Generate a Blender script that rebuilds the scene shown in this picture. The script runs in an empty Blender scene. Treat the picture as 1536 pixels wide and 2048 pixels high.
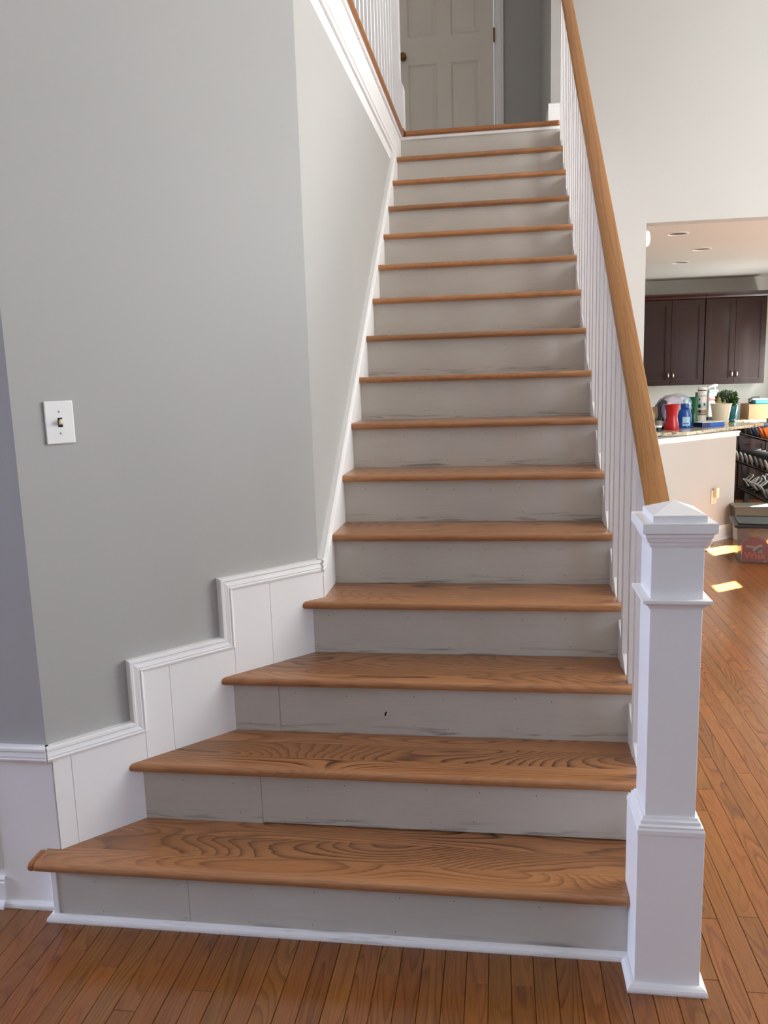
import bpy, bmesh, math, random
from mathutils import Vector, Matrix
random.seed(7)
S = bpy.context.scene
COL = S.collection

# ------------------------------------------------------------------ camera
FPX = 1619.0
CAM = Vector((0.6111, -1.9294, 1.5178))
YAW, PIT, ROL = 0.14348, -0.16519, -0.03052
cy, sy, cp, sp = math.cos(YAW), math.sin(YAW), math.cos(PIT), math.sin(PIT)
FW = Vector((-sy*cp, cy*cp, sp)); R0 = Vector((cy, sy, 0)); U0 = R0.cross(FW)
RT = R0*math.cos(ROL) + U0*math.sin(ROL); UP = -R0*math.sin(ROL) + U0*math.cos(ROL)
cam = bpy.data.cameras.new('camera'); camo = bpy.data.objects.new('camera', cam); COL.objects.link(camo)
cam.sensor_fit = 'VERTICAL'; cam.sensor_height = 36.0; cam.lens = FPX/2048*36.0
cam.clip_start = 0.02
camo.matrix_world = Matrix(((RT.x, UP.x, -FW.x, CAM.x), (RT.y, UP.y, -FW.y, CAM.y), (RT.z, UP.z, -FW.z, CAM.z), (0, 0, 0, 1)))
S.camera = camo

def to_pixel(p):
    q = Vector(p) - CAM
    d = q.dot(FW)
    if d < .05: return None
    return 768 + FPX*q.dot(RT)/d, 1024 - FPX*q.dot(UP)/d

# ------------------------------------------------------------------ world, lights, exposure
def lin(c):
    c /= 255.0
    return c/12.92 if c <= .04045 else ((c+.055)/1.055)**2.4
def rgb(r, g, b): return (lin(r), lin(g), lin(b), 1)

W = bpy.data.worlds.new('world'); S.world = W; W.use_nodes = True
bg = W.node_tree.nodes['Background']; bg.inputs[0].default_value = (0.86, 0.93, 1.0, 1); bg.inputs[1].default_value = 0.5

def area(name, loc, to, sx, sy_, power, color):
    l = bpy.data.lights.new(name, 'AREA'); l.shape = 'RECTANGLE'; l.size = sx; l.size_y = sy_
    l.energy = power; l.color = color
    o = bpy.data.objects.new(name, l); COL.objects.link(o)
    o.location = loc
    o.rotation_euler = (Vector(to)-Vector(loc)).to_track_quat('-Z', 'Z').to_euler()
    return o
# daylight lamps for unseen windows around the stair hall; some are added fills
area('daylight_hall_window', (-6.45, -.25, 1.4), (0, -.25, 1.4), .5, 2.4, 520, (0.62, 0.71, 1.0))
area('daylight_family_window', (4.95, 1.6, 2.35), (0, 1.6, 2.15), 3.2, 2.5, 318, (1.0, 1.0, 0.965))
area('added_right_fill', (4.95, -1.7, 1.4), (0, -1.0, 1.2), 1.6, 1.7, 36, (0.42, 0.62, 1.0))  # added fill from the right to brighten the diagonal skirt, no known window
area('daylight_patio_door', (3.90, 5.1, 1.2), (0, 5.1, 1.2), 2.3, 1.7, 18, (1.0, 0.93, 0.84))
area('added_counter_fill', (3.90, 7.35, 1.25), (0, 7.35, 1.25), 1.0, .7, 36, (0.97, 1.0, 0.98))  # added fill that brightens the wall under the cabinets, no opening behind it
area('added_front_fill', (0.9, -4.15, 3.9), (0.9, 0, 2.6), 2.0, 1.4, 10, (1.0, 0.90, 0.75))  # added fill behind the camera to brighten upper risers and landing door
sun = bpy.data.lights.new('sun', 'SUN'); sun.energy = 210; sun.angle = 0.009; sun.color = (0.97, 0.97, 0.97)
suno = bpy.data.objects.new('sun', sun); COL.objects.link(suno)
EL = math.radians(45)
suno.rotation_euler = Vector((-.808*math.cos(EL), -.589*math.cos(EL), -math.sin(EL))).to_track_quat('-Z', 'Z').to_euler()
suno.location = (7, 9, 6)

S.view_settings.view_transform = 'Standard'; S.view_settings.look = 'None'
S.view_settings.gamma = 1.0; S.view_settings.use_curve_mapping = False
S.view_settings.exposure = 0.08
S.cycles.use_denoising = True
S.cycles.max_bounces = 10; S.cycles.diffuse_bounces = 6
S.cycles.sample_clamp_indirect = 6.0

# ------------------------------------------------------------------ materials
def new_mat(name, base=(.8, .8, .8, 1), rough=.5, metal=0.0, spec=.5, coat=0.0, coat_rough=.1):
    m = bpy.data.materials.new(name); m.use_nodes = True
    b = m.node_tree.nodes['Principled BSDF']
    b.inputs['Base Color'].default_value = base; b.inputs['Roughness'].default_value = rough
    b.inputs['Metallic'].default_value = metal; b.inputs['Specular IOR Level'].default_value = spec
    b.inputs['Coat Weight'].default_value = coat; b.inputs['Coat Roughness'].default_value = coat_rough
    return m
class NT:
    def __init__(s, m): s.t = m.node_tree; s.n = s.t.nodes; s.b = s.n['Principled BSDF']
    def add(s, typ, **kw):
        n = s.n.new(typ)
        for k, v in kw.items(): setattr(n, k, v)
        return n
    def link(s, a, b): s.t.links.new(a, b)
    def math(s, op, a, b=None, c=None):
        n = s.add('ShaderNodeMath', operation=op)
        for i, v in enumerate((a, b, c)):
            if v is None: continue
            if isinstance(v, (int, float)): n.inputs[i].default_value = v
            else: s.link(v, n.inputs[i])
        return n.outputs[0]
    def ramp(s, fac, stops, interp='LINEAR'):
        n = s.add('ShaderNodeValToRGB'); n.color_ramp.interpolation = interp
        e = n.color_ramp.elements
        e[0].position, e[0].color = stops[0]; e[1].position, e[1].color = stops[-1]
        for p, c in stops[1:-1]:
            x = e.new(p); x.color = c
        s.link(fac, n.inputs[0]); return n.outputs[0]
    def mix(s, fac, a, b, blend='MIX'):
        n = s.add('ShaderNodeMix', data_type='RGBA', blend_type=blend)
        for sock, v in ((n.inputs[0], fac), (n.inputs[6], a), (n.inputs[7], b)):
            if isinstance(v, (int, float)): sock.default_value = v
            elif isinstance(v, tuple): sock.default_value = v
            else: s.link(v, sock)
        return n.outputs[2]
    def noise(s, vec, scale, detail=2, rough=.5, dist=0.0):
        n = s.add('ShaderNodeTexNoise'); n.inputs['Scale'].default_value = scale
        n.inputs['Detail'].default_value = detail; n.inputs['Roughness'].default_value = rough
        n.inputs['Distortion'].default_value = dist
        s.link(vec, n.inputs['Vector']); return n.outputs[0]
    def mapping(s, vec, scale=(1, 1, 1), loc=(0, 0, 0), rot=(0, 0, 0)):
        n = s.add('ShaderNodeMapping'); n.inputs['Scale'].default_value = scale
        n.inputs['Location'].default_value = loc; n.inputs['Rotation'].default_value = rot
        s.link(vec, n.inputs['Vector']); return n.outputs[0]
    def bump(s, h, strength=.1, dist=.002):
        n = s.add('ShaderNodeBump'); n.inputs['Strength'].default_value = strength; n.inputs['Distance'].default_value = dist
        s.link(h, n.inputs['Height']); s.link(n.outputs[0], s.b.inputs['Normal'])

def paint(name, base, rough=.55, relief=.05):
    m = new_mat(name, base, rough, spec=.35); t = NT(m)
    tc = t.add('ShaderNodeTexCoord').outputs['Object']
    n = t.noise(tc, 260, 2); t.bump(n, relief, .001)
    v = t.noise(tc, 1.7, 3)
    t.link(t.mix(v, tuple(x*.97 for x in base[:3])+(1,), tuple(min(1, x*1.03) for x in base[:3])+(1,)), t.b.inputs['Base Color'])
    return m
M = {}
M['wall'] = paint('wall_paint', rgb(175, 175, 172), .6)
M['wall_front'] = paint('hall_wall_paint', rgb(176, 175, 174), .6)
M['trim'] = paint('white_trim_paint', rgb(244, 244, 244), .35, .02)
M['ceil'] = paint('ceiling_paint', rgb(228, 222, 214), .8)
M['ceil_kitchen'] = paint('kitchen_ceiling_paint', rgb(208, 206, 200), .8)
M['wall_kitchen'] = paint('kitchen_wall_paint', rgb(226, 226, 218), .6)
M['door'] = paint('door_paint', rgb(222, 217, 206), .45, .02)
M['nail'] = new_mat('nail_hole', rgb(84, 78, 74), .9)
M['dark_hole'] = new_mat('dark_hole', rgb(35, 30, 28), .9)

def riser_material():
    m = new_mat('primed_riser', rgb(200, 196, 188), .6, spec=.3); t = NT(m)
    tc = t.add('ShaderNodeTexCoord').outputs['Object']
    oi = t.add('ShaderNodeObjectInfo').outputs['Random']
    off = t.add('ShaderNodeVectorMath', operation='ADD'); t.link(tc, off.inputs[0])
    cb = t.add('ShaderNodeCombineXYZ'); t.link(t.math('MULTIPLY', oi, 37.0), cb.inputs[0]); t.link(cb.outputs[0], off.inputs[1])
    v = off.outputs[0]
    big = t.noise(t.mapping(v, (3, 1, 6)), 1.0, 4)
    c = t.mix(big, rgb(205, 201, 193), rgb(190, 185, 176))
    # grey scuffs and putty smears, gathered towards the lower edge of the board
    sep = t.add('ShaderNodeSeparateXYZ'); t.link(tc, sep.inputs[0])
    low = t.math('SUBTRACT', 1.0, t.math('MULTIPLY', sep.outputs[2], 26.0)); low = t.math('MAXIMUM', low, 0.0)
    sm = t.noise(t.mapping(v, (5, 1, 70)), 1.0, 4, .6, .6)
    sm = t.math('MULTIPLY', t.math('MAXIMUM', t.math('SUBTRACT', sm, .52), 0.0), 7.0)
    sm = t.math('MINIMUM', t.math('MULTIPLY', sm, t.math('ADD', t.math('MINIMUM', low, 1.0), .06)), .75)
    c = t.mix(sm, c, rgb(118, 112, 106))
    t.link(c, t.b.inputs['Base Color'])
    t.bump(t.noise(tc, 90, 3), .06, .001)
    return m
M['riser'] = riser_material()

def scuffed_white():
    m = new_mat('scuffed_white', rgb(232, 231, 230), .45, spec=.35); t = NT(m)
    tc = t.add('ShaderNodeTexCoord').outputs['Object']
    sm = t.noise(t.mapping(tc, (6, 60, 60)), 1.0, 5, .65)
    f = t.math('MINIMUM', t.math('MULTIPLY', t.math('MAXIMUM', t.math('SUBTRACT', sm, .56), 0.0), 4.0), .4)
    t.link(t.mix(f, rgb(234, 233, 232), rgb(150, 143, 136)), t.b.inputs['Base Color'])
    return m
M['shoe'] = scuffed_white()

def oak(name, light, mid, dark, axis='x', board=None, rough=.28, coat=.35, rings=9.0, island=False, vary=0.0, stretch=1.0, across=6.5, figure=.75, plain_front=False):
    """oak: contour lines of a stretched noise field give cathedral figure, fine streaks give pores"""
    m = new_mat(name, mid, rough, coat=coat, coat_rough=.16); t = NT(m)
    tc = t.add('ShaderNodeTexCoord').outputs['Object']
    rnd = t.add('ShaderNodeObjectInfo').outputs['Random']
    if island:
        g = t.add('ShaderNodeNewGeometry').outputs['Random Per Island']
        rnd = t.math('FRACT', t.math('ADD', t.math('MULTIPLY', rnd, 7.31), t.math('MULTIPLY', g, 5.17)))
    if axis == 'y': v = t.mapping(tc, (1, 1, 1), (0, 0, 0), (0, 0, math.radians(90)))
    else: v = tc
    sep = t.add('ShaderNodeSeparateXYZ'); t.link(v, sep.inputs[0])
    seed = t.math('MULTIPLY', rnd, 91.7)
    bcol = None
    if board:
        bi = t.math('FLOOR', t.math('DIVIDE', t.math('ADD', sep.outputs[1], t.math('MULTIPLY', rnd, .05)), board))
        wn = t.add('ShaderNodeTexWhiteNoise', noise_dimensions='2D')
        cv = t.add('ShaderNodeCombineXYZ'); t.link(bi, cv.inputs[0]); t.link(seed, cv.inputs[1]); t.link(cv.outputs[0], wn.inputs['Vector'])
        seed = t.math('ADD', seed, t.math('MULTIPLY', wn.outputs[0], 43.0)); bcol = wn.outputs[0]
    cb = t.add('ShaderNodeCombineXYZ'); t.link(seed, cb.inputs[0]); t.link(t.math('MULTIPLY', seed, .37), cb.inputs[1]); t.link(t.math('MULTIPLY', seed, 1.9), cb.inputs[2])
    ad = t.add('ShaderNodeVectorMath', operation='ADD'); t.link(v, ad.inputs[0]); t.link(cb.outputs[0], ad.inputs[1]); p = ad.outputs[0]
    f = t.noise(t.mapping(p, (1.1*stretch, across, across*.3)), 1.0, .8, .4, .25)
    w = t.math('FRACT', t.math('ADD', t.math('MULTIPLY', f, rings), t.math('MULTIPLY', t.noise(t.mapping(p, (7, 90, 30)), 1.0, 3), .4)))
    line = t.ramp(w, [(0.0, (0, 0, 0, 1)), (.45, (.10, .10, .10, 1)), (.74, (.58, .58, .58, 1)), (.88, (1, 1, 1, 1)), (.97, (.25, .25, .25, 1)), (1.0, (0, 0, 0, 1))])
    patch = t.noise(t.mapping(p, (.9, 5, 5)), 1.0, 1)
    patch = t.math('MINIMUM', t.math('MAXIMUM', t.math('MULTIPLY', t.math('SUBTRACT', patch, .30), 3.2), .5), 1.0)
    pores = t.noise(t.mapping(p, (11, 420, 420)), 1.0, 3, .65)
    pores = t.math('MINIMUM', t.math('MULTIPLY', t.math('MAXIMUM', t.math('SUBTRACT', pores, .50), 0.0), 5.0), 1.0)
    tone = t.noise(t.mapping(p, (1.2, 9, 9)), 1.0, 3)
    if plain_front:      # the strip glued on as nosing is straight-grained
        edge = t.math('MINIMUM', t.math('MAXIMUM', t.math('MULTIPLY', t.math('SUBTRACT', sep.outputs[1], .012), 30.0), .22), 1.0)
        patch = t.math('MULTIPLY', patch, edge)
    c = t.mix(tone, mid, light)
    c = t.mix(t.math('MULTIPLY', t.math('MULTIPLY', line, patch), figure), c, dark)
    c = t.mix(t.math('MULTIPLY', pores, .42), c, dark)
    if bcol is not None:
        br = t.math('ADD', .80, t.math('MULTIPLY', bcol, .36))
        hv = t.add('ShaderNodeHueSaturation'); t.link(c, hv.inputs['Color']); t.link(br, hv.inputs['Value']); c = hv.outputs[0]
    if vary:
        hv = t.add('ShaderNodeHueSaturation'); t.link(c, hv.inputs['Color'])
        t.link(t.math('ADD', 1-vary, t.math('MULTIPLY', rnd, 2*vary)), hv.inputs['Value'])
        r2 = t.math('FRACT', t.math('MULTIPLY', rnd, 13.7))
        t.link(t.math('ADD', .494, t.math('MULTIPLY', r2, .010)), hv.inputs['Hue']); c = hv.outputs[0]
    t.link(c, t.b.inputs['Base Color'])
    t.bump(t.math('SUBTRACT', 1.0, pores), .08, .0006)
    return m
M['tread'] = oak('oak_tread', rgb(190, 136, 90), rgb(158, 104, 62), rgb(64, 33, 17), board=.098, rings=38, across=5.0, figure=1.0, plain_front=True)
M['nosing'] = oak('oak_nosing', rgb(170, 112, 62), rgb(152, 94, 48), rgb(96, 52, 24), rings=16, figure=.3)
M['nosing_y'] = oak('oak_nosing_long', rgb(170, 112, 62), rgb(152, 94, 48), rgb(96, 52, 24), axis='y', rings=16, figure=.3)
M['rail'] = oak('oak_rail', rgb(190, 134, 66), rgb(168, 108, 44), rgb(104, 58, 18), axis='y', rings=20, stretch=.3, rough=.36, figure=.7, across=14, coat=.2)
M['plank'] = oak('oak_floor_plank', rgb(142, 90, 40), rgb(122, 72, 26), rgb(74, 38, 12), axis='y', rings=20, island=True, vary=.13, rough=.24, coat=.32, stretch=1.0, across=10, figure=.6)
M['gap'] = new_mat('floor_gap', rgb(60, 32, 18), .8)
M['cabinet'] = new_mat('dark_cabinet', rgb(46, 24, 20), .5, spec=.3, coat=.08)
def cabinet_wood():
    m = M['cabinet']; t = NT(m); tc = t.add('ShaderNodeTexCoord').outputs['Object']
    n = t.noise(t.mapping(tc, (60, 60, 4)), 1.0, 3)
    t.link(t.mix(n, rgb(38, 20, 15), rgb(52, 28, 22)), t.b.inputs['Base Color'])
cabinet_wood()
M['crown'] = new_mat('dark_crown', rgb(46, 14, 14), .35, coat=.15)
M['nickel'] = new_mat('brushed_nickel', rgb(225, 215, 200), .3, metal=1)
M['brass'] = new_mat('aged_brass', rgb(110, 85, 55), .4, metal=1)
def granite():
    m = new_mat('granite', rgb(190, 180, 150), .2, coat=.4); t = NT(m)
    tc = t.add('ShaderNodeTexCoord').outputs['Object']
    vo = t.add('ShaderNodeTexVoronoi'); vo.inputs['Scale'].default_value = 60; t.link(tc, vo.inputs['Vector'])
    a = t.ramp(vo.outputs['Distance'], [(0.0, rgb(120, 95, 62)), (.3, rgb(196, 182, 145)), (.7, rgb(222, 216, 194))])
    n = t.noise(tc, 22, 4)
    dk = t.math('MINIMUM', t.math('MULTIPLY', t.math('MAXIMUM', t.math('SUBTRACT', n, .56), 0), 6), .8)
    t.link(t.mix(dk, a, rgb(96, 84, 60)), t.b.inputs['Base Color']); return m
M['granite'] = granite()
for k, c, r in (('red', rgb(172, 14, 26), .3), ('blue', rgb(16, 74, 156), .25), ('green', rgb(12, 92, 56), .2), ('cream', rgb(228, 222, 200), .4),
                ('teal', rgb(12, 98, 108), .2), ('white', rgb(238, 238, 236), .4), ('pale_blue', rgb(170, 212, 236), .4), ('black', rgb(22, 22, 24), .4),
                ('grey', rgb(112, 114, 108), .45), ('tan', rgb(176, 152, 112), .6), ('brown', rgb(112, 62, 42), .6), ('cardboard', rgb(176, 134, 98), .8),
                ('flat_blue', rgb(24, 92, 190), .35), ('soil', rgb(50, 38, 26), .9), ('orange', rgb(236, 128, 46), .5), ('navy', rgb(34, 58, 110), .6),
                ('purple', rgb(70, 34, 110), .3), ('red_liquid', rgb(168, 24, 36), .3), ('yellow', rgb(240, 180, 60), .35), ('coral', rgb(244, 104, 70), .4),
                ('mint', rgb(196, 226, 214), .4), ('aqua', rgb(60, 150, 160), .5), ('rack', rgb(34, 30, 30), .35), ('shoe_grey', rgb(150, 150, 140), .6),
                ('navy_box', rgb(70, 56, 58), .5), ('ivory', rgb(226, 214, 188), .35), ('lamp', rgb(250, 244, 232), .3), ('steel', rgb(190, 190, 188), .3),
                ('leaf', rgb(74, 118, 50), .5), ('leaf_dark', rgb(34, 66, 30), .5), ('text_red', rgb(206, 96, 92), .5), ('dark_cloth', rgb(52, 58, 60), .7),
                ('dark_blue', rgb(14, 46, 108), .3), ('peach', rgb(228, 190, 165), .5)):
    M[k] = new_mat(k, c, r, metal=1.0 if k == 'steel' else 0.0)
def translucent(name, col, alpha, rough=.25):
    m = new_mat(name, col, rough); t = NT(m)
    tr = t.add('ShaderNodeBsdfTransparent'); tr.inputs[0].default_value = (1, 1, 1, 1)
    mx = t.add('ShaderNodeMixShader'); mx.inputs[0].default_value = alpha
    out = t.n['Material Output']; t.link(tr.outputs[0], mx.inputs[1]); t.link(t.b.outputs[0], mx.inputs[2]); t.link(mx.outputs[0], out.inputs[0])
    return m
M['clear_bin'] = translucent('clear_bin', rgb(122, 106, 102), .34, .15)
M['grey_bin'] = translucent('grey_bin', rgb(92, 98, 94), .9, .3)
M['film'] = translucent('clear_film', rgb(206, 206, 224), .72, .15)
def package_print():
    m = M['film']; t = NT(m); tc = t.add('ShaderNodeTexCoord').outputs['Object']
    sep = t.add('ShaderNodeSeparateXYZ'); t.link(tc, sep.inputs[0])
    wob = t.noise(tc, 14, 3)
    x = t.math('ADD', sep.outputs[0], t.math('MULTIPLY', t.math('SUBTRACT', wob, .5), .12))
    c = t.ramp(t.math('ADD', t.math('MULTIPLY', x, 2.0), .60), [(0.0, rgb(30, 130, 170)), (.17, rgb(40, 120, 165)), (.22, rgb(56, 22, 96)), (.36, rgb(84, 56, 132)), (.46, rgb(206, 200, 216)), (.74, rgb(196, 200, 220)), (.86, rgb(170, 205, 232)), (1.0, rgb(180, 214, 238))])
    t.link(c, t.b.inputs['Base Color']); t.bump(t.noise(tc, 38, 3), .5, .01)
package_print()

# ------------------------------------------------------------------ mesh helpers
class MB:
    def __init__(s): s.v = []; s.f = []
    def add(s, vs, fs):
        b = len(s.v); s.v += [tuple(x) for x in vs]; s.f += [tuple(i+b for i in f) for f in fs]; return s
    def box(s, x0, x1, y0, y1, z0, z1):
        return s.add([(x0, y0, z0), (x1, y0, z0), (x1, y1, z0), (x0, y1, z0), (x0, y0, z1), (x1, y0, z1), (x1, y1, z1), (x0, y1, z1)],
                     [(3, 2, 1, 0), (4, 5, 6, 7), (0, 1, 5, 4), (1, 2, 6, 5), (2, 3, 7, 6), (3, 0, 4, 7)])
    def obox(s, o, ax, ay, az):
        o, ax, ay, az = map(Vector, (o, ax, ay, az))
        vs = [o, o+ax, o+ax+ay, o+ay, o+az, o+ax+az, o+ax+ay+az, o+ay+az]
        return s.add(vs, [(3, 2, 1, 0), (4, 5, 6, 7), (0, 1, 5, 4), (1, 2, 6, 5), (2, 3, 7, 6), (3, 0, 4, 7)])
    def prism(s, poly, ext, to3=lambda p: Vector((p[0], p[1], 0))):
        """polygon (2-D list) placed by to3, extruded by vector ext"""
        n = len(poly); a = [Vector(to3(p)) for p in poly]; e = Vector(ext)
        vs = a + [p+e for p in a]
        fs = [tuple(range(n))[::-1], tuple(range(n, 2*n))] + [(i, (i+1) % n, (i+1) % n+n, i+n) for i in range(n)]
        return s.add(vs, fs)
    def lathe(s, prof, c=(0, 0, 0), n=24, sx=1.0, sy=1.0, rot=0.0):
        vs = []; fs = []; m = len(prof)
        for i in range(n):
            a = 2*math.pi*i/n
            for r, z in prof:
                x, y = r*math.cos(a)*sx, r*math.sin(a)*sy
                vs.append((c[0]+x*math.cos(rot)-y*math.sin(rot), c[1]+x*math.sin(rot)+y*math.cos(rot), c[2]+z))
        for i in range(n):
            j = (i+1) % n
            for k in range(m-1): fs.append((i*m+k, j*m+k, j*m+k+1, i*m+k+1))
        if prof[0][0] > 1e-6: fs.append(tuple(i*m for i in range(n))[::-1])
        if prof[-1][0] > 1e-6: fs.append(tuple(i*m+m-1 for i in range(n)))
        return s.add(vs, fs)
    def tube(s, pts, r, n=8, closed=False):
        pts = [Vector(p) for p in pts]; vs = []; fs = []; rs = r if isinstance(r, (list, tuple)) else [r]*len(pts)
        prev = None
        for i, p in enumerate(pts):
            a = pts[i-1] if (i or closed) else p; b = pts[(i+1) % len(pts)] if (i < len(pts)-1 or closed) else p
            d = (b-a).normalized()
            u = d.orthogonal().normalized() if prev is None else (prev - d*prev.dot(d)).normalized()
            prev = u; w = d.cross(u)
            for k in range(n):
                q = 2*math.pi*k/n; vs.append(p + (u*math.cos(q)+w*math.sin(q))*rs[i])
        L = len(pts)
        for i in range(L if closed else L-1):
            j = (i+1) % L
            for k in range(n): fs.append((i*n+k, i*n+(k+1) % n, j*n+(k+1) % n, j*n+k))
        if not closed: fs += [tuple(range(n))[::-1], tuple(range((L-1)*n, L*n))]
        return s.add(vs, fs)
    def sweep(s, path, prof, to3, ndir, closed_ends=True, inside=1):
        """moulding: path = 2-D polyline (outer edge), prof = (inset across, proud) pairs; corners mitred"""
        P = [Vector(p) for p in path]; n = len(P); k = len(prof); vs = []; fs = []; nd = Vector(ndir)
        for i in range(n):
            d0 = (P[i]-P[i-1]).normalized() if i else (P[1]-P[0]).normalized()
            d1 = (P[i+1]-P[i]).normalized() if i < n-1 else d0
            n0 = Vector((-d0.y, d0.x))*inside; n1 = Vector((-d1.y, d1.x))*inside
            mt = (n0+n1); mt = mt/ max(1e-6, mt.dot(n0))
            for a, h in prof: vs.append(Vector(to3(P[i]+mt*a)) + nd*h)
        for i in range(n-1):
            for j in range(k): fs.append((i*k+j, i*k+(j+1) % k, (i+1)*k+(j+1) % k, (i+1)*k+j))
        fs += [tuple(range(k))[::-1], tuple(range((n-1)*k, n*k))]
        return s.add(vs, fs)
    def build(s, name, mat, parent=None, bevel=0.0, seg=2, smooth=False, origin=None):
        me = bpy.data.meshes.new(name)
        o = bpy.data.objects.new(name, me); COL.objects.link(o)
        base = Vector((0, 0, 0)); q = parent
        while q is not None: base += q.location; q = q.parent
        org = Vector(origin) if origin is not None else base
        me.from_pydata([tuple(Vector(v)-org) for v in s.v], [], s.f)
        bm = bmesh.new(); bm.from_mesh(me); bmesh.ops.recalc_face_normals(bm, faces=bm.faces); bm.to_mesh(me); bm.free()
        if mat: me.materials.append(mat)
        if parent: o.parent = parent
        o.location = org - base
        if bevel:
            b = o.modifiers.new('bevel', 'BEVEL'); b.width = bevel; b.segments = seg; b.limit_method = 'ANGLE'; b.angle_limit = math.radians(35)
            b.harden_normals = False
        if smooth:
            for p in me.polygons: p.use_smooth = True
            try:
                me.set_sharp_from_angle(angle=math.radians(40))
            except Exception: pass
        return o
def tag(o, label, cat, group=None):
    o['label'] = label; o['category'] = cat
    if group: o['group'] = group
    return o
def thing(name, loc, label, cat, group=None):
    o = bpy.data.objects.new(name, None); COL.objects.link(o); o.location = loc; o.empty_display_size = .05
    return tag(o, label, cat, group)
def struct(o): o['kind'] = 'structure'; return o
def stuff(o): o['kind'] = 'stuff'; return o
def holed(name, outer, holes, to3, ext, mat, parent=None):
    """flat slab with holes: polygon filled by triangles, given thickness ext"""
    me = bpy.data.meshes.new(name); bm = bmesh.new()
    for loop in [outer]+holes:
        vs = [bm.verts.new(to3(p)) for p in loop]
        for i in range(len(vs)): bm.edges.new((vs[i], vs[(i+1) % len(vs)]))
    bmesh.ops.triangle_fill(bm, use_beauty=True, edges=bm.edges[:])
    r = bmesh.ops.extrude_face_region(bm, geom=bm.faces[:])
    bmesh.ops.translate(bm, verts=[g for g in r['geom'] if isinstance(g, bmesh.types.BMVert)], vec=ext)
    bmesh.ops.recalc_face_normals(bm, faces=bm.faces)
    bm.to_mesh(me); bm.free(); me.materials.append(mat)
    o = bpy.data.objects.new(name, me); COL.objects.link(o)
    if parent: o.parent = parent
    return o
def rect(a, b, c, d): return [(a, c), (b, c), (b, d), (a, d)]
def circ(x, y, r, n=20): return [(x+r*math.cos(2*math.pi*i/n), y+r*math.sin(2*math.pi*i/n)) for i in range(n)]

# ------------------------------------------------------------------ dimensions
H = .19; RUN = .23574; NS = 15; TT = .027
ZL = 3.062                                   # landing level
YL = 15*RUN                                  # landing nosing
C1 = Vector((0.0, .775)); C2 = Vector((-.66, .075))
DW = (C2-C1).normalized(); NW = Vector((-DW.y, DW.x))
if NW.x < 0: NW = -NW                          # out of the diagonal wall, towards the stair
SLEN = (C2-C1).length
def diag3(p, off=0.0):                         # (s along the diagonal wall, z) -> world
    q = C1 + DW*p[0] + NW*off
    return Vector((q.x, q.y, p[1]))
def diag_x(y): return C1.x + (y-C1.y)*(C2.x-C1.x)/(C2.y-C1.y)
ND3 = Vector((NW.x, NW.y, 0))

# ------------------------------------------------------------------ structure: floor of strips
fl = MB().box(-6.6, 5.1, -4.4, 8.6, -.05, -.006).build('floor', M['gap']); struct(fl)
PW = .0572
cand = []; rest = []
rr = random.Random(11)
x = -4.0
while x < 4.9:
    y = -4.3 + rr.random()*.8
    while y < 8.5:
        L = rr.uniform(.45, 1.25); y1 = min(y+L, 8.5)
        if x+PW > -.70 and x < .97 and y < .06 and y1 > .06: y1 = .11
        cx_, cyy = x+PW/2, (y+y1)/2
        under = (.1 < cyy < 3.5 and -.66 < cx_ < .98)
        near = -1.9 < cx_ < 3.9 and y1 > -1.6 and cyy < 8
        if not under:
            best = None
            for i in range(9):
                q = to_pixel((cx_, y + (y1-y)*i/8, 0))
                if q and -30 < q[0] < 1570 and 1000 < q[1] < 2090:
                    if not (90 < q[0] < 1240 and q[1] < 1840):
                        best = max(best or 0, q[1])
            if best is not None: cand.append((best, x, y, y1))
            elif near: rest.append((x, y, y1))
        y = y1
    x += PW
cand.sort(reverse=True)
def plank_verts(x0, x1, y0, y1, z=0.0):
    g = .0004; e = .0011; zl = z-.0016
    xs0, xs1, ys0, ys1 = x0+g, x1-g, y0+g, y1-g
    vs = [(xs0, ys0, z-.018), (xs1, ys0, z-.018), (xs1, ys1, z-.018), (xs0, ys1, z-.018),
          (xs0, ys0, zl), (xs1, ys0, zl), (xs1, ys1, zl), (xs0, ys1, zl),
          (xs0+e, ys0+e, z), (xs1-e, ys0+e, z), (xs1-e, ys1-e, z), (xs0+e, ys1-e, z)]
    fs = [(0, 1, 5, 4), (1, 2, 6, 5), (2, 3, 7, 6), (3, 0, 4, 7), (4, 5, 9, 8), (5, 6, 10, 9), (6, 7, 11, 10), (7, 4, 8, 11), (8, 9, 10, 11)]
    return vs, fs
for i, (q, x, y0, y1) in enumerate(cand[:290]):
    dz = rr.uniform(-.0004, .0004)
    vs, fs = plank_verts(x, x+PW, y0, y1, dz)
    MB().add(vs, fs).build('plank', M['plank'], fl)
mb = MB()
for q, x, y0, y1 in cand[290:]: mb.add(*plank_verts(x, x+PW, y0, y1))
for x, y0, y1 in rest: mb.add(*plank_verts(x, x+PW, y0, y1))
if mb.v: stuff(mb.build('distant_planks', M['plank'], fl))

# ------------------------------------------------------------------ structure: walls
TOP = 5.4
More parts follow.
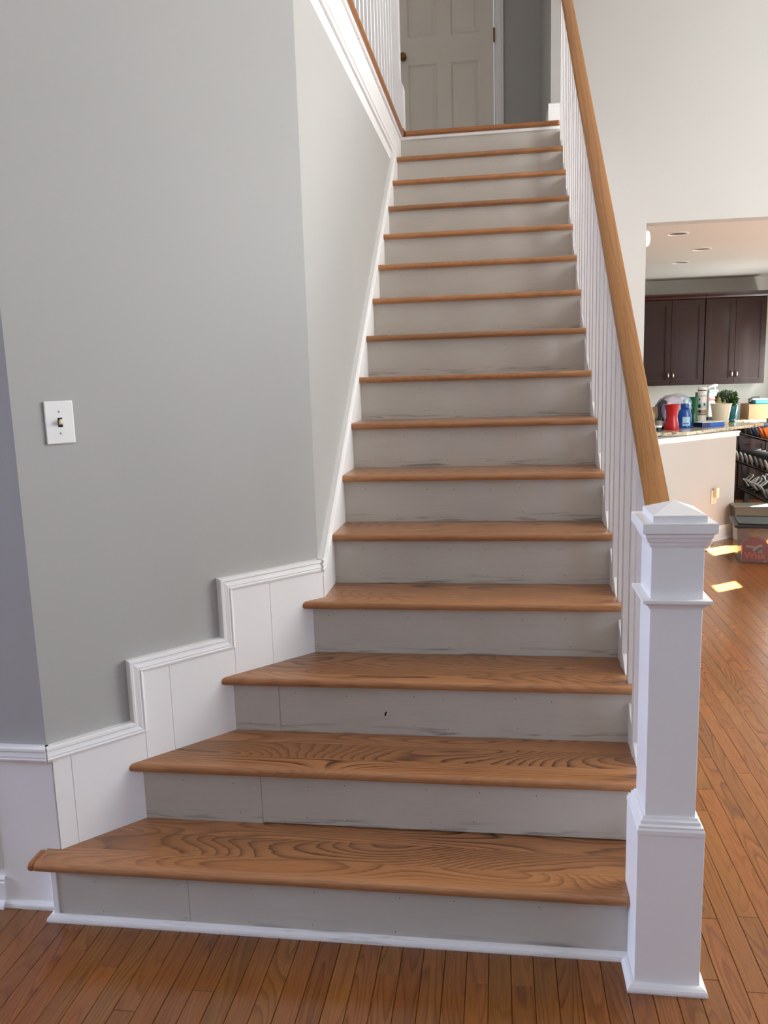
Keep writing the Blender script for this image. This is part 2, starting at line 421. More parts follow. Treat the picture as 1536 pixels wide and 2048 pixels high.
# left stair wall (face x = -.02), diagonal wall and the hall wall facing the camera
o18 = .018
cw1 = C1 - NW*o18; t1 = (-.02-cw1.x)/DW.x; cw1 = cw1 + DW*t1
cw2 = C1 - NW*o18; t2 = (.085-cw2.y)/DW.y; cw2 = cw2 + DW*t2
zf = 2.80
struct(MB().prism([(-.02, cw1.y), (-.02, YL+.10), (-.14, YL+.10), (-.14, cw1.y+.06)], (0, 0, zf), lambda p: Vector((p[0], p[1], 0))).build('wall_left', M['wall']))
struct(MB().prism([tuple(cw1), (-.14, cw1.y+.06), (cw2.x-.06, cw2.y+.12), tuple(cw2)], (0, 0, zf)).build('wall_diagonal', M['wall']))
struct(MB().prism([tuple(cw2), (cw2.x-.06, cw2.y+.12), (-6.6, .205), (-6.6, .085)], (0, 0, zf)).build('wall_front', M['wall_front']))
# outer shell of the rooms, with openings cut for the lamps and the sun
struct(holed('wall_west', rect(-4.4, .2, -.05, TOP), [rect(-.5, 0.0, .2, 2.6)], lambda p: Vector((-6.5, p[0], p[1])), (-.12, 0, 0), M['wall']))
struct(holed('wall_south', rect(-6.6, 5.1, -.05, TOP), [rect(-.1, 1.9, 3.2, 4.6)], lambda p: Vector((p[0], -4.3, p[1])), (0, -.12, 0), M['wall']))
struct(holed('wall_east', rect(-4.4, 3.77, -.05, TOP), [rect(.0, 3.2, 1.1, 3.6), rect(-2.5, -.9, .55, 2.25)], lambda p: Vector((5.0, p[0], p[1])), (.14, 0, 0), M['wall']))
KH = [rect(5.05, 5.25, 2.07, 2.36), rect(5.05, 5.25, 1.50, 1.66), rect(6.00, 6.29, .05, 2.05)]  # slots placed and sized to shape the sun patches on the kitchen floor
struct(holed('wall_kitchen_east', rect(3.64, 8.45, -.05, 2.6), KH, lambda p: Vector((3.95, p[0], p[1])), (.05, 0, 0), M['wall']))
struct(MB().box(5.14, 15.0, 3.72, 3.9, -.05, 12.0).build('wall_sun_block', M['wall']))  # unseen wall added outside to keep the sun out of the right-hand windows
for i, (lo, hi, z0, z1) in enumerate(((.0, 3.2, 1.1, 3.6), (-2.5, -.9, .55, 2.25))):  # second opening and frame belong to the added fill lamp on the right
    fr = MB(); w = .035
    fr.box(5.0, 5.05, lo-w, lo, z0-w, z1+w).box(5.0, 5.05, hi, hi+w, z0-w, z1+w).box(5.0, 5.05, lo-w, hi+w, z1, z1+w).box(5.0, 5.05, lo-w, hi+w, z0-w, z0)
    if i == 0: fr.box(5.02, 5.06, lo, hi, 2.33, 2.37)
    struct(fr.build('window_%d' % (i+1), M['trim']))
# back wall with the wide opening to the kitchen
struct(holed('wall_back', [(.95, -.02), (1.551, -.02), (1.551, 2.434), (5.0, 2.434), (5.0, TOP), (.95, TOP)], [], lambda p: Vector((p[0], 3.64, p[1])), (0, .13, 0), M['wall']))
struct(MB().box(.95, 1.07, 3.77, 5.0, ZL-.3, TOP).build('wall_landing_right', M['wall']))
struct(MB().box(-4.1, 1.07, 5.0, 5.0+.12, ZL+2.06, TOP).box(-4.1, -.235, 5.0, 5.12, ZL-.3, ZL+2.06).box(.665, 1.07, 5.0, 5.12, ZL-.3, ZL+2.06).build('wall_landing_back', M['wall']))
struct(MB().box(-6.6, 5.14, -4.42, 3.64, TOP, TOP+.1).box(-4.1, 1.07, 3.64, 5.12, TOP, TOP+.1).build('ceiling', M['ceil']))
# upper floor: gallery on the left of the well and landing at the head of the stair
struct(MB().prism([(-.035, .80), (-.035, YL+.06), (.95, YL+.06), (.95, 5.0), (-4.05, 5.0), (-4.05, .12), (-.70, .12)], (0, 0, .215), lambda p: Vector((p[0], p[1], 2.82))).build('floor_landing', M['trim']))
struct(MB().box(-4.1, -4.0, .0, 5.1, 2.8, TOP).build('wall_gallery', M['wall']))
# wall under the open side of the stair
prof = [(.05, 0.0), (YL+.1, 0.0), (YL+.1, 3.0), (YL+.02, 3.0), (.05, .14)]
struct(MB().prism(prof, (-.045, 0, 0), lambda p: Vector((1.045, p[0], p[1]))).build('wall_stair_side', M['trim']))
# kitchen shell
KZ = 2.54
lights3 = [(1.987, 4.842), (2.381, 5.768), (2.391, 6.654)]
struct(holed('ceiling_kitchen', rect(1.07, 3.95, 3.77, 8.4), [circ(a, b, .068) for a, b in lights3], lambda p: Vector((p[0], p[1], KZ)), (0, 0, .02), M['ceil_kitchen']))
struct(MB().box(.9, 4.0, 8.33, 8.45, -.02, 2.6).build('wall_kitchen', M['wall_kitchen']))
struct(MB().box(.95, 1.07, 3.77, 8.4, -.02, 2.6).build('wall_kitchen_left', M['wall']))

# ------------------------------------------------------------------ staircase
stair = thing('staircase', (0.2, 0, 0), 'straight oak staircase with dark honey treads and primed white risers rising to the landing', 'staircase')
def tread(poly, zt, fronts, name='tread', mat='tread', thick=TT, r=.0125, yk=0.0):
    bm = bmesh.new(); n = len(poly)
    lo = [bm.verts.new((p[0], p[1], zt-thick)) for p in poly]; hi = [bm.verts.new((p[0], p[1], zt)) for p in poly]
    bm.faces.new(lo[::-1]); bm.faces.new(hi)
    for i in range(n): bm.faces.new((lo[i], lo[(i+1) % n], hi[(i+1) % n], hi[i]))
    bm.edges.ensure_lookup_table(); sel = []
    for e in bm.edges:
        a, b = e.verts
        if abs(a.co.z-b.co.z) > 1e-6: continue
        for (i, j) in fronts:
            pa, pb = poly[i], poly[j]
            for vs in (lo, hi):
                if {a, b} == {vs[i], vs[j]}: sel.append(e)
    bmesh.ops.bevel(bm, geom=sel, offset=r, segments=5, profile=.5, affect='EDGES')
    org = Vector((0.2, yk, zt)); loc = org - stair.location
    for v in bm.verts: v.co -= org
    bmesh.ops.recalc_face_normals(bm, faces=bm.faces)
    me = bpy.data.meshes.new(name); bm.to_mesh(me); bm.free(); me.materials.append(M[mat])
    for p in me.polygons: p.use_smooth = True
    try: me.set_sharp_from_angle(angle=math.radians(30))
    except Exception: pass
    o = bpy.data.objects.new(name, me); COL.objects.link(o); o.parent = stair; o.location = loc
    return o
XR = 1.062
nail = MB()
def add_nail(x, y, z, r=.0016):
    nail.add([(x+r*math.cos(a*math.pi/4), y-.0006, z+r*math.sin(a*math.pi/4)) for a in range(8)], [tuple(range(8))])
rn = random.Random(5)
for k in range(1, 17):
    yk = (k-1)*RUN; zt = k*H if k < 16 else ZL; yb = yk+RUN+.036
    if k == 1:
        tread([(-.700, 0), (1.115, 0), (1.115, yb), (diag_x(yb)-.006, yb), (C2.x-.004, .079), (-.700, .079)], zt, [(0, 1), (1, 2)], yk=yk)
    elif k <= 3:
        tread([(diag_x(yk)-.004, yk), (XR, yk), (XR, yb), (diag_x(yb)-.006, yb)], zt, [(0, 1), (1, 2)], yk=yk)
    elif k == 4:
        tread([(diag_x(yk)-.004, yk), (XR, yk), (XR, yb), (-.003, yb), (-.003, C1.y)], zt, [(0, 1), (1, 2)], yk=yk)
    elif k < 16:
        tread([(.0005, yk), (XR, yk), (XR, yb), (.0005, yb)], zt, [(0, 1), (1, 2)], yk=yk)
    yf = yk+.031; z0 = (k-1)*H; z1 = zt-TT if k < 16 else ZL-.03
    def xl(y): return max(-.66, diag_x(y)-.006) if y < C1.y else .0006
    x0 = xl(yf) if k > 1 else -.652
    x1 = 1.03 if k > 1 else .955
    cuts = {1: -.258, 2: -.106, 3: -.104}.get(k)
    spans = [(x0, x1)] if cuts is None else [(x0, cuts-.0007), (cuts+.0007, x1)]
    for j, (a, b) in enumerate(spans):
        dy = .0 if j == 0 else -.0012
        MB().box(a, b, yf+dy, yf+dy+.018, z0+(.0045 if (k == 2 and j == 1) else .0004), z1).build('riser', M['riser'], stair, origin=(a, yf, z0))
    # nail holes left open in the primer
    n = 7 if k < 8 else 5
    for i in range(n):
        xx = x0+.05 + (min(x1, .95)-x0-.1)*(i+.5*rn.random())/n
        add_nail(xx, yf-.0012, z1-.028-.01*rn.random()); 
        if rn.random() < .8: add_nail(xx+rn.uniform(-.02, .02), yf-.0012, z0+.025+.012*rn.random())
mark = MB().add([(.245+dx, 2*RUN+.031-.0018, .452+dz) for dx, dz in ((-.004, -.007), (.001, -.008), (.005, .005), (.002, .008), (-.002, .003))], [(0, 1, 2, 3, 4)]); mark.build('paint_chip', M['dark_hole'], stair)
stuff(nail.build('nail_hole', M['nail'], stair))
# mitred return on the open left end of the first tread
b = MB(); b.prism([(-.725, .0), (-.7005, .0), (-.7005, .079), (-.725, .079)], (0, 0, TT), lambda p: Vector((p[0], p[1], H-TT)))
o = b.build('return_nosing', M['nosing_y'], stair, bevel=.011, seg=4)
# landing nosing across the head of the stair and along the gallery edge
b = MB().box(.027, 1.0, YL, YL+.09, ZL-.029, ZL); b.build('landing_nosing', M['nosing'], stair, bevel=.011, seg=4)
b = MB().box(-.06, .026, .85, YL+.09, ZL-.029, ZL); b.build('gallery_nosing', M['nosing_y'], stair, bevel=.011, seg=4)
b = MB().box(.001, 1.0, YL+.017, YL+.033, ZL-.05, ZL-.029); b.build('scotia', M['trim'], stair, bevel=.006)
b = MB().box(-.012, .012, .85, YL+.03, ZL-.052, ZL-.029); b.build('scotia', M['shoe'], stair, bevel=.006)
# shoe moulding along the first riser, with its mitred return on the left
def quarter(path, name, parent, mat='shoe', w=.017, h=.02):
    pr = [(0, 0), (w, 0), (w, .006), (w*.86, .012), (w*.55, .0175), (w*.2, h), (0, h)]
    o = MB().sweep(path, pr, lambda p: Vector((p.x, p.y, 0)), (0, 0, 1), inside=-1).build(name, M[mat], parent)
    return o
def shoe_path(path, name, parent, mat='shoe'):
    return quarter([Vector(p) for p in path], name, parent, mat)
shoe_path([(-.669, .062), (-.669, .0305), (.934, .0305)], 'shoe_molding', stair)
MB().box(-.669, -.6525, .0285, .078, .0005, H-TT-.0005).build('corner_board', M['trim'], stair, bevel=.0015)

# ------------------------------------------------------------------ stair trim on the walls (skirts and cap mouldings)
CAPW = .043
PROF = [(0, 0), (0, .019), (.003, .025), (.010, .026), (.0125, .0205), (.0145, .0205), (.028, .0245), (.031, .0215), (.0335, .0215), (.036, .0255), (CAPW, .0225), (CAPW, 0)]
t1o = struct(bpy.data.objects.new('trim_1', None)); COL.objects.link(t1o); t1o.empty_display_size = .05
tops = [(.952, .718, .51, .0), (.718, .403, .703, H-.02), (.403, .0, .898, 2*H-.02)]
# panel boards of the stepped skirt: each board is its own piece, joints left open
def panel(s0, s1, z0, z1, th=.0175):
    o = MB().prism([(s0-.0004, z0), (s1+.0004, z0), (s1+.0004, z1), (s0-.0004, z1)], ND3*th, lambda p: diag3(p, -.0175)).build('skirt_panel', M['trim'], t1o, bevel=.0007)
    return o
cc = CAPW-.004
panel(.958, .907, H-.12, .51-cc); panel(.907, .681, H-.12, .51-cc)
panel(.681, .590, H+.10, .703-cc); panel(.590, .362, 2*H-.14, .703-cc)
panel(.362, .219, 2*H+.10, .898-cc); panel(.219, .004, 3*H-.14, .898-cc)
path = [(.971, .51), (.718, .51), (.718, .703), (.403, .703), (.403, .898), (.012, .898)]
MB().sweep([Vector(p) for p in path], PROF, lambda p: diag3((p.x, p.y), -.0178), ND3, inside=1).build('cap_molding', M['trim'], t1o)
# straight skirt on the left wall, raked, and its cap moulding
t2o = struct(bpy.data.objects.new('trim_2', None)); COL.objects.link(t2o); t2o.empty_display_size = .05
SL = H/RUN
def rake(y): return .9 + SL*(y-.79)
ye = YL+.029
poly = [(C1.y, 3*H), (C1.y, rake(C1.y)-.05)]
ytop = 3.20
poly += [(ytop, rake(ytop)-.05), (ytop, 2.93), (ye, 2.93), (ye, 2.70), (C1.y+.3, 3*H)]
MB().prism(poly, (.02, 0, 0), lambda p: Vector((-.0195, p[0], p[1]))).build('skirt_board', M['trim'], t2o, bevel=.0012)
MB().prism([(3.21, 2.93), (ye, 2.93), (ye, ZL-.05), (3.21, ZL-.05)], (.02, 0, 0), lambda p: Vector((-.0195, p[0], p[1]))).build('skirt_board', M['trim'], t2o, bevel=.0012)
MB().sweep([Vector((.762, .898)), Vector((.792, .898)), Vector((ytop, rake(ytop)))], PROF, lambda p: Vector((-.0198, p.x, p.y)), (1, 0, 0), inside=-1).build('cap_molding', M['trim'], t2o)
# gallery fascia with its bed moulding
t3o = struct(bpy.data.objects.new('trim_3', None)); COL.objects.link(t3o); t3o.empty_display_size = .05
MB().box(-.0195, -.002, .80, 3.209, 2.915, ZL-.052).build('fascia_board', M['trim'], t3o, bevel=.001)
PR2 = [(0, 0), (0, .010), (.012, .014), (.015, .020), (.022, .020), (.030, .014), (.040, .018), (.052, .026), (.058, .020), (.064, .010), (.064, 0)]
MB().sweep([Vector((.80, 2.862)), Vector((3.20, 2.862))], PR2, lambda p: Vector((-.0198, p.x, p.y)), (1, 0, 0), inside=1).build('bed_molding', M['trim'], t3o)
struct(MB().box(-.14, -.021, .8, YL+.1, 2.79, 2.9).build('wall_gallery_edge', M['trim']))
# hall wall: low wainscot with chair rail, corner board, framed panel and base
t4o = struct(bpy.data.objects.new('trim_4', None)); COL.objects.link(t4o); t4o.empty_display_size = .05
MB().box(-.846, -.6625, .0785, .086, .0, .467).build('corner_panel', M['trim'], t4o, bevel=.0012)
MB().box(-6.4, -.846, .0835, .087, .0, .467).build('wainscot_panel', M['trim'], t4o)
MB().sweep([Vector((-6.4, .51)), Vector((-.668, .51))], PROF, lambda p: Vector((p.x, .0855, p.y)), (0, -1, 0), inside=-1).build('chair_rail', M['trim'], t4o)
pr = [(0, 0), (0, .006), (.006, .012), (.012, .007), (.018, .010), (.026, .004), (.026, 0)]
MB().sweep([Vector((-1.6, .40)), Vector((-1.6, .118)), Vector((-.868, .118)), Vector((-.868, .40)), Vector((-1.6, .40))], pr, lambda p: Vector((p.x, .0838, p.y)), (0, -1, 0), inside=1).build('frame_molding', M['trim'], t4o)
bs = struct(bpy.data.objects.new('baseboard_left', None)); COL.objects.link(bs); bs.empty_display_size = .05
PRB = [(0, 0), (0, .008), (.006, .013), (.014, .010), (.018, .014), (.078, .014), (.078, 0)]
MB().sweep([Vector((-6.4, .092)), Vector((-.8465, .092))], PRB, lambda p: Vector((p.x, .0838, p.y)), (0, -1, 0), inside=-1).build('base_board', M['trim'], bs)
shoe_path([(-.846, .079), (-.670, .079)], 'shoe_molding', bs)
shoe_path([(-6.4, .070), (-.8465, .070)], 'shoe_molding', bs, 'trim')
# wall light switch on the diagonal wall
sw = thing('light_switch', diag3((.843, 1.36), -.018), 'white toggle light switch plate on the grey diagonal wall', 'switch')
b = MB(); b.obox(diag3((.883, 1.362), -.0178), -Vector((DW.x, DW.y, 0))*.078, ND3*.0065, (0, 0, .118)); b.build('switch_plate', M['white'], sw, bevel=.005, seg=3)
b = MB(); b.obox(diag3((.8495, 1.408), -.0112), -Vector((DW.x, DW.y, 0))*.0125, ND3*.0006, (0, 0, .026)); b.build('toggle_slot', M['dark_hole'], sw)
b = MB(); dws = -Vector((DW.x, DW.y, 0))
b.obox(diag3((.8478, 1.4135), -.0110), dws*.009, ND3*.0155 + Vector((0, 0, .004)), Vector((0, 0, .013))-ND3*.003); b.build('toggle', M['ivory'], sw, bevel=.0012)
for zz in (1.391, 1.451):
    b = MB(); b.lathe([(.0032, 0), (.0032, .0012), (.001, .0016)], n=10)
    b.v = [tuple(diag3((.8433, zz), -.0113) + dws*v[0] + Vector((0, 0, v[1])) + ND3*v[2]) for v in b.v]; b.build('screw', M['steel'], sw)

# ------------------------------------------------------------------ stair railing
XB = 1.014
rail = thing('stair_railing', (XB, .004, 0), 'white box newel, square balusters and oak handrail on the right of the stair', 'railing')
nw = MB().box(.934, 1.090, -.0755, .0845, .004, .421).build('newel_base', M['trim'], rail, bevel=.002)
pw = MB().box(.953, 1.070, -.060, .066, .40, 1.125).build('newel_post', M['trim'], rail, bevel=.002)
def ring(x0, x1, y0, y1, prof):
    """square moulding around the newel: prof = (out from the face, z)"""
    m = MB(); k = len(prof); vs = []; fs = []
    for sx, sy_ in ((0, 0), (1, 0), (1, 1), (0, 1)):
        for o_, z in prof: vs.append(((x1+o_) if sx else (x0-o_), (y1+o_) if sy_ else (y0-o_), z))
    for i in range(4):
        j = (i+1) % 4
        for a in range(k): fs.append((i*k+a, j*k+a, j*k+(a+1) % k, i*k+(a+1) % k))
    return m.add(vs, fs)
X0, X1, Y0, Y1 = .953, 1.070, -.060, .066
ring(X0, X1, Y0, Y1, [(-.01, .418), (.0195, .418), (.0195, .428), (.0165, .433), (.0165, .438), (.0105, .441), (.0105, .448), (.006, .452), (.004, .457), (-.01, .457)]).build('newel_molding', M['trim'], rail)
ring(X0, X1, Y0, Y1, [(-.01, .972), (.001, .972), (.004, .978), (.011, .985), (.018, .989), (.018, .996), (-.01, .996)]).build('newel_molding', M['trim'], rail)
ring(X0, X1, Y0, Y1, [(-.01, 1.117), (.002, 1.117), (.005, 1.124), (.005, 1.128), (.010, 1.131), (.012, 1.139), (.015, 1.142), (.015, 1.148), (.020, 1.152), (.0225, 1.153), (.0225, 1.1745), (.0215, 1.1755), (-.01, 1.1758)]).build('newel_cap', M['trim'], rail)
b = MB(); bx0, bx1, by0, by1 = .954, 1.071, -.070, .068
b.box(bx0, bx1, by0, by1, 1.172, 1.1915)
b.add([(bx0, by0, 1.1915), (bx1, by0, 1.1915), (bx1, by1, 1.1915), (bx0, by1, 1.1915), ((bx0+bx1)/2, 0.003, 1.216)], [(0, 1, 4), (1, 2, 4), (2, 3, 4), (3, 0, 4)])
b.build('cap_pyramid', M['trim'], rail)
shoe_path([(.9335, .0125), (.9335, -.076), (1.0905, -.076), (1.0905, .085)], 'shoe_molding', rail)
def rail_top(y): return 1.033 + SL*y
# handrail built straight along Y, then tipped to the pitch
ang = math.atan(SL); y0r, y1r = .066, 3.66; Lr = (y1r-y0r)/math.cos(ang)
hw = .0285
sec = [(-.017, -.060), (-.019, -.052), (-.018, -.046), (-.025, -.039), (-hw, -.031), (-hw, -.005), (-.0270, -.0015), (-.023, 0.0), (.023, 0.0), (.0270, -.0015), (hw, -.005), (hw, -.031), (.025, -.039), (.018, -.046), (.019, -.052), (.017, -.060)]
joint = .97/math.cos(ang)
for a, c_ in ((-.04, joint), (joint+.0004, Lr)):
    b = MB(); k = len(sec)
    b.add([(p[0], a, p[1]) for p in sec]+[(p[0], c_, p[1]) for p in sec], [tuple(range(k))[::-1], tuple(range(k, 2*k))]+[(i, (i+1) % k, (i+1) % k+k, i+k) for i in range(k)])
    o = b.build('handrail', M['rail'], rail, smooth=True, origin=(0, 0, 0))
    o.location = Vector((XB, y0r, rail_top(y0r))) - rail.location; o.rotation_euler = (ang, 0, 0)
BS = .032
bal_first = None
for k in range(2, 16):
    for d in (.034, .1666):
        yb = (k-1)*RUN+d
        z0 = k*H; z1 = rail_top(yb+BS/2)-.062
        b = MB().add([(XB-BS/2, yb, z0), (XB+BS/2, yb, z0), (XB+BS/2, yb+BS, z0), (XB-BS/2, yb+BS, z0),
                      (XB-BS/2, yb, z1-SL*BS/2), (XB+BS/2, yb, z1-SL*BS/2), (XB+BS/2, yb+BS, z1+SL*BS/2), (XB-BS/2, yb+BS, z1+SL*BS/2)],
                     [(3, 2, 1, 0), (4, 5, 6, 7), (0, 1, 5, 4), (1, 2, 6, 5), (2, 3, 7, 6), (3, 0, 4, 7)])
        b.build('baluster', M['trim'], rail)
# base board on the wall beside the opening
bk = struct(bpy.data.objects.new('baseboard_back', None)); COL.objects.link(bk)
MB().box(1.05, 1.551, 3.626, 3.6395, 0.001, .125).build('base_board', M['trim'], bk, bevel=.003)
MB().box(1.5515, 1.565, 3.626, 3.77, 0.001, .125).build('base_board', M['trim'], bk, bevel=.003)
# gallery railing on the left of the well
gr = thing('gallery_railing', (-.022, 2.2, ZL), 'white balusters and half newel standing on the oak gallery edge at upper left', 'railing')
yb = 3.25
first = None
while yb > .95:
    if first is None:
        first = MB().box(-.036, -.006, yb-.0155, yb+.0155, ZL, ZL+.90).build('baluster', M['trim'], gr, origin=(-.02, yb, ZL)); o = first
    else:
        o = first.copy(); COL.objects.link(o); o.parent = gr; o.location = Vector((-.02, yb, ZL)) - gr.location
    yb -= .1195
MB().box(-.062, .012, YL-.055, YL+.03, ZL+.22, ZL+1.15).build('newel_post', M['trim'], gr, bevel=.002)
b = MB().box(-.081, .031, YL-.06, YL+.05, ZL, ZL+.255)
b.add([(-.081, YL-.06, ZL+.255), (.031, YL-.06, ZL+.255), (.031, YL+.05, ZL+.255), (-.081, YL+.05, ZL+.255), (-.063, YL-.056, ZL+.295), (.013, YL-.056, ZL+.295), (.013, YL+.032, ZL+.295), (-.063, YL+.032, ZL+.295)],
      [(0, 1, 5, 4), (1, 2, 6, 5), (2, 3, 7, 6), (3, 0, 4, 7), (4, 5, 6, 7)])
b.build('newel_plinth', M['trim'], gr)
MB().box(-.05, .008, .9, YL, ZL+.90, ZL+.955).build('handrail', M['nosing_y'], gr, bevel=.012, seg=3)

# ------------------------------------------------------------------ landing: panel door, casing, base
dz = ZL
dr = struct(bpy.data.objects.new('door_1', None)); COL.objects.link(dr); dr.location = (.21, 4.99, dz)
DX0, DX1 = -.165, .590
def door_front():
    cols = [(-.082, .150), (.258, .483)]
    rows = [(.20, .885), (1.085, 1.70), (1.80, 1.95)]
    outer = rect(DX0, DX1, .008, 2.03)
    holes = [rect(a, b_, c, d) for a, b_ in cols for c, d in rows]
    o = holed('door_slab', outer, holes, lambda p: Vector((p[0]-.21, -.03, p[1])), (0, .03, 0), M['door'], dr)
    MB().box(DX0, DX1, 4.975, 4.995, dz+.008, dz+2.03).build('door_core', M['door'], dr)
    for a, b_ in cols:
        for c, d in rows:
            m = MB(); i1, i2 = .014, .045
            def rc(i, y): return [(a+i, y, dz+c+i), (b_-i, y, dz+c+i), (b_-i, y, dz+d-i), (a+i, y, dz+d-i)]
            vs = rc(-.001, 4.9625)+rc(i1, 4.9745)+rc(i2, 4.964)
            fs = [(r*4+i, r*4+(i+1) % 4, (r+1)*4+(i+1) % 4, (r+1)*4+i) for r in range(2) for i in range(4)]+[(8, 9, 10, 11)]
            m.add(vs, fs).build('door_panel', M['door'], dr)
door_front()
m = MB(); m.lathe([(.0, 0), (.026, .0), (.026, .006), (.010, .010), (.010, .030), (.024, .036), (.027, .046), (.022, .056), (.0, .060)], n=16)
m.v = [(-.118+v[0], 4.96-v[2], dz+.945+v[1]) for v in m.v]; m.build('door_knob', M['brass'], dr, smooth=True)
for zz in (1.055, .2, 1.85):
    m = MB().box(.588, .6035, 4.955, 4.962, dz+zz-.052, dz+zz+.052); m.build('hinge', M['brass'], dr)
cas = struct(bpy.data.objects.new('trim_5', None)); COL.objects.link(cas)
for a, b_ in ((.606, .667), (-.242, -.181)):
    MB().box(a, b_, 4.975, 4.9995, dz, dz+2.05).box(a+.012, b_-.018, 4.968, 4.976, dz, dz+2.05).build('door_casing', M['trim'], cas, bevel=.002)
MB().box(-.242, .667, 4.975, 4.9995, dz+2.05, dz+2.12).build('door_casing', M['trim'], cas, bevel=.002)
MB().box(-.18, -.166, 4.97, 5.02, dz, dz+2.05).box(.5955, .6055, 4.978, 5.02, dz, dz+2.05).build('door_jamb', M['white'], cas)  # jambs; the white hinge-side strip also stands in for light in the gap
bl = struct(bpy.data.objects.new('baseboard_landing', None)); COL.objects.link(bl)
PB2 = [(0, 0), (0, .006), (.008, .013), (.020, .011), (.026, .016), (.128, .016), (.128, 0)]
MB().sweep([Vector((.934, .0)), Vector((1.06, .0))], [(0, 0), (.016, 0), (.016, .103), (.011, .108), (.013, .120), (.006, .127), (0, .127)], lambda p: Vector((p.x, 3.640-p.y, ZL)) , (0, 0, 1), inside=1).build('base_board', M['trim'], bl)
MB().box(.934, .9495, 3.626, 5.0, ZL, ZL+.105).box(.938, .9495, 3.63, 5.0, ZL+.105, ZL+.127).build('base_board', M['trim'], bl, bevel=.002)
MB().box(.922, 1.03, 3.610, 3.6255, ZL, ZL+.018).build('shoe_molding', M['trim'], bl, bevel=.004)

# ------------------------------------------------------------------ kitchen: recessed lights, detector
for i, (a, b_) in enumerate(lights3):
    lab = ['recessed round ceiling light nearest the kitchen opening', 'middle recessed round ceiling light, set further right in the kitchen ceiling', 'farthest recessed round ceiling light above the dark wall cabinets'][i]
    t = thing('recessed_light', (a, b_, KZ), lab, 'ceiling light', 'recessed lights in the kitchen ceiling')
    MB().lathe([(.064, .012), (.066, -.001), (.072, -.005), (.086, -.003), (.088, 0.0), (.088, .0005)], (a, b_, KZ), 28).build('trim_ring', M['white'], t, smooth=True)
    MB().lathe([(.0665, .0), (.062, .06), (.052, .11), (.0, .112)], (a, b_, KZ), 24).build('reflector', M['steel'], t, smooth=True)
    MB().lathe([(.0, .012), (.03, .014), (.044, .03), (.04, .06), (.02, .1), (.0, .1)], (a, b_, KZ), 20).build('bulb', M['lamp'], t, smooth=True)
m = MB(); m.lathe([(.052, 0), (.052, .014), (.046, .026), (.03, .031), (.0, .032)], n=24)
m.v = [(1.5512+v[2], 3.70+v[0], 2.347+v[1]) for v in m.v]
tag(m.build('detector', M['white'], None, smooth=True, origin=(1.551, 3.70, 2.347)), 'small round white detector on the jamb of the kitchen opening', 'detector')

# ------------------------------------------------------------------ kitchen: wall cabinets
def shaker(parent, x0, x1, y, z0, z1, handle_x, hz, hl=.075, fr=.058, hname='handle'):
    """five-piece door: frame proud, panel recessed with a bead line"""
    d = holed('door', rect(x0, x1, z0, z1), [rect(x0+fr, x1-fr, z0+fr, z1-fr)], lambda p: Vector((p[0], y, p[1]))-parent.location, (0, .02, 0), M['cabinet'], parent)
    MB().box(x0+fr-.002, x1-fr+.002, y+.012, y+.018, z0+fr-.002, z1-fr+.002).build('door_panel', M['cabinet'], d)
    f2 = fr
    m = MB()
    for a, b_, c, e in ((x0+f2, x1-f2, z0+f2, z0+f2+.008), (x0+f2, x1-f2, z1-f2-.008, z1-f2), (x0+f2, x0+f2+.008, z0+f2, z1-f2), (x1-f2-.008, x1-f2, z0+f2, z1-f2)):
        m.box(a, b_, y+.008, y+.0125, c, e)
    m.build('door_bead', M['crown'], d)
    if handle_x is not None:
        hx, zz = handle_x, hz
        h = MB(); h.tube([(hx, y, zz-hl*.42), (hx, y-.020, zz-hl*.30), (hx, y-.026, zz), (hx, y-.020, zz+hl*.30), (hx, y, zz+hl*.42)], [.004, .007, .0095, .007, .004], 10)
        h.build(hname, M['nickel'], d, smooth=True)
    return d
def wall_cab(x0, x1, label):
    y = 8.0; z0, z1 = 1.318, 2.285
    t = thing('wall_cabinet', ((x0+x1)/2, y+.02, z0), label, 'cabinet', 'dark wall cabinets in the kitchen')
    MB().box(x0, x1, y+.0215, 8.329, z0, z1+.02).build('cabinet_body', M['cabinet'], t)
    mid = (x0+x1)/2; zz = z0+.115
    shaker(t, x0+.004, mid-.002, y, z0+.004, z1, mid-.028, zz)
    shaker(t, mid+.002, x1-.004, y, z0+.004, z1, mid+.028, zz)
    MB().prism([(y+.0205, 2.287), (y-.012, 2.295), (y-.020, 2.312), (y-.046, 2.336), (y-.050, 2.352), (8.329, 2.352), (8.329, 2.287)], (x1-x0, 0, 0), lambda p: Vector((x0, p[0], p[1]))).build('crown_molding', M['crown'], t)
wall_cab(2.225, 2.960, 'dark brown wall cabinet with two doors, next to the opening jamb')
wall_cab(2.964, 3.632, 'dark brown wall cabinet with two doors, right of the other one')
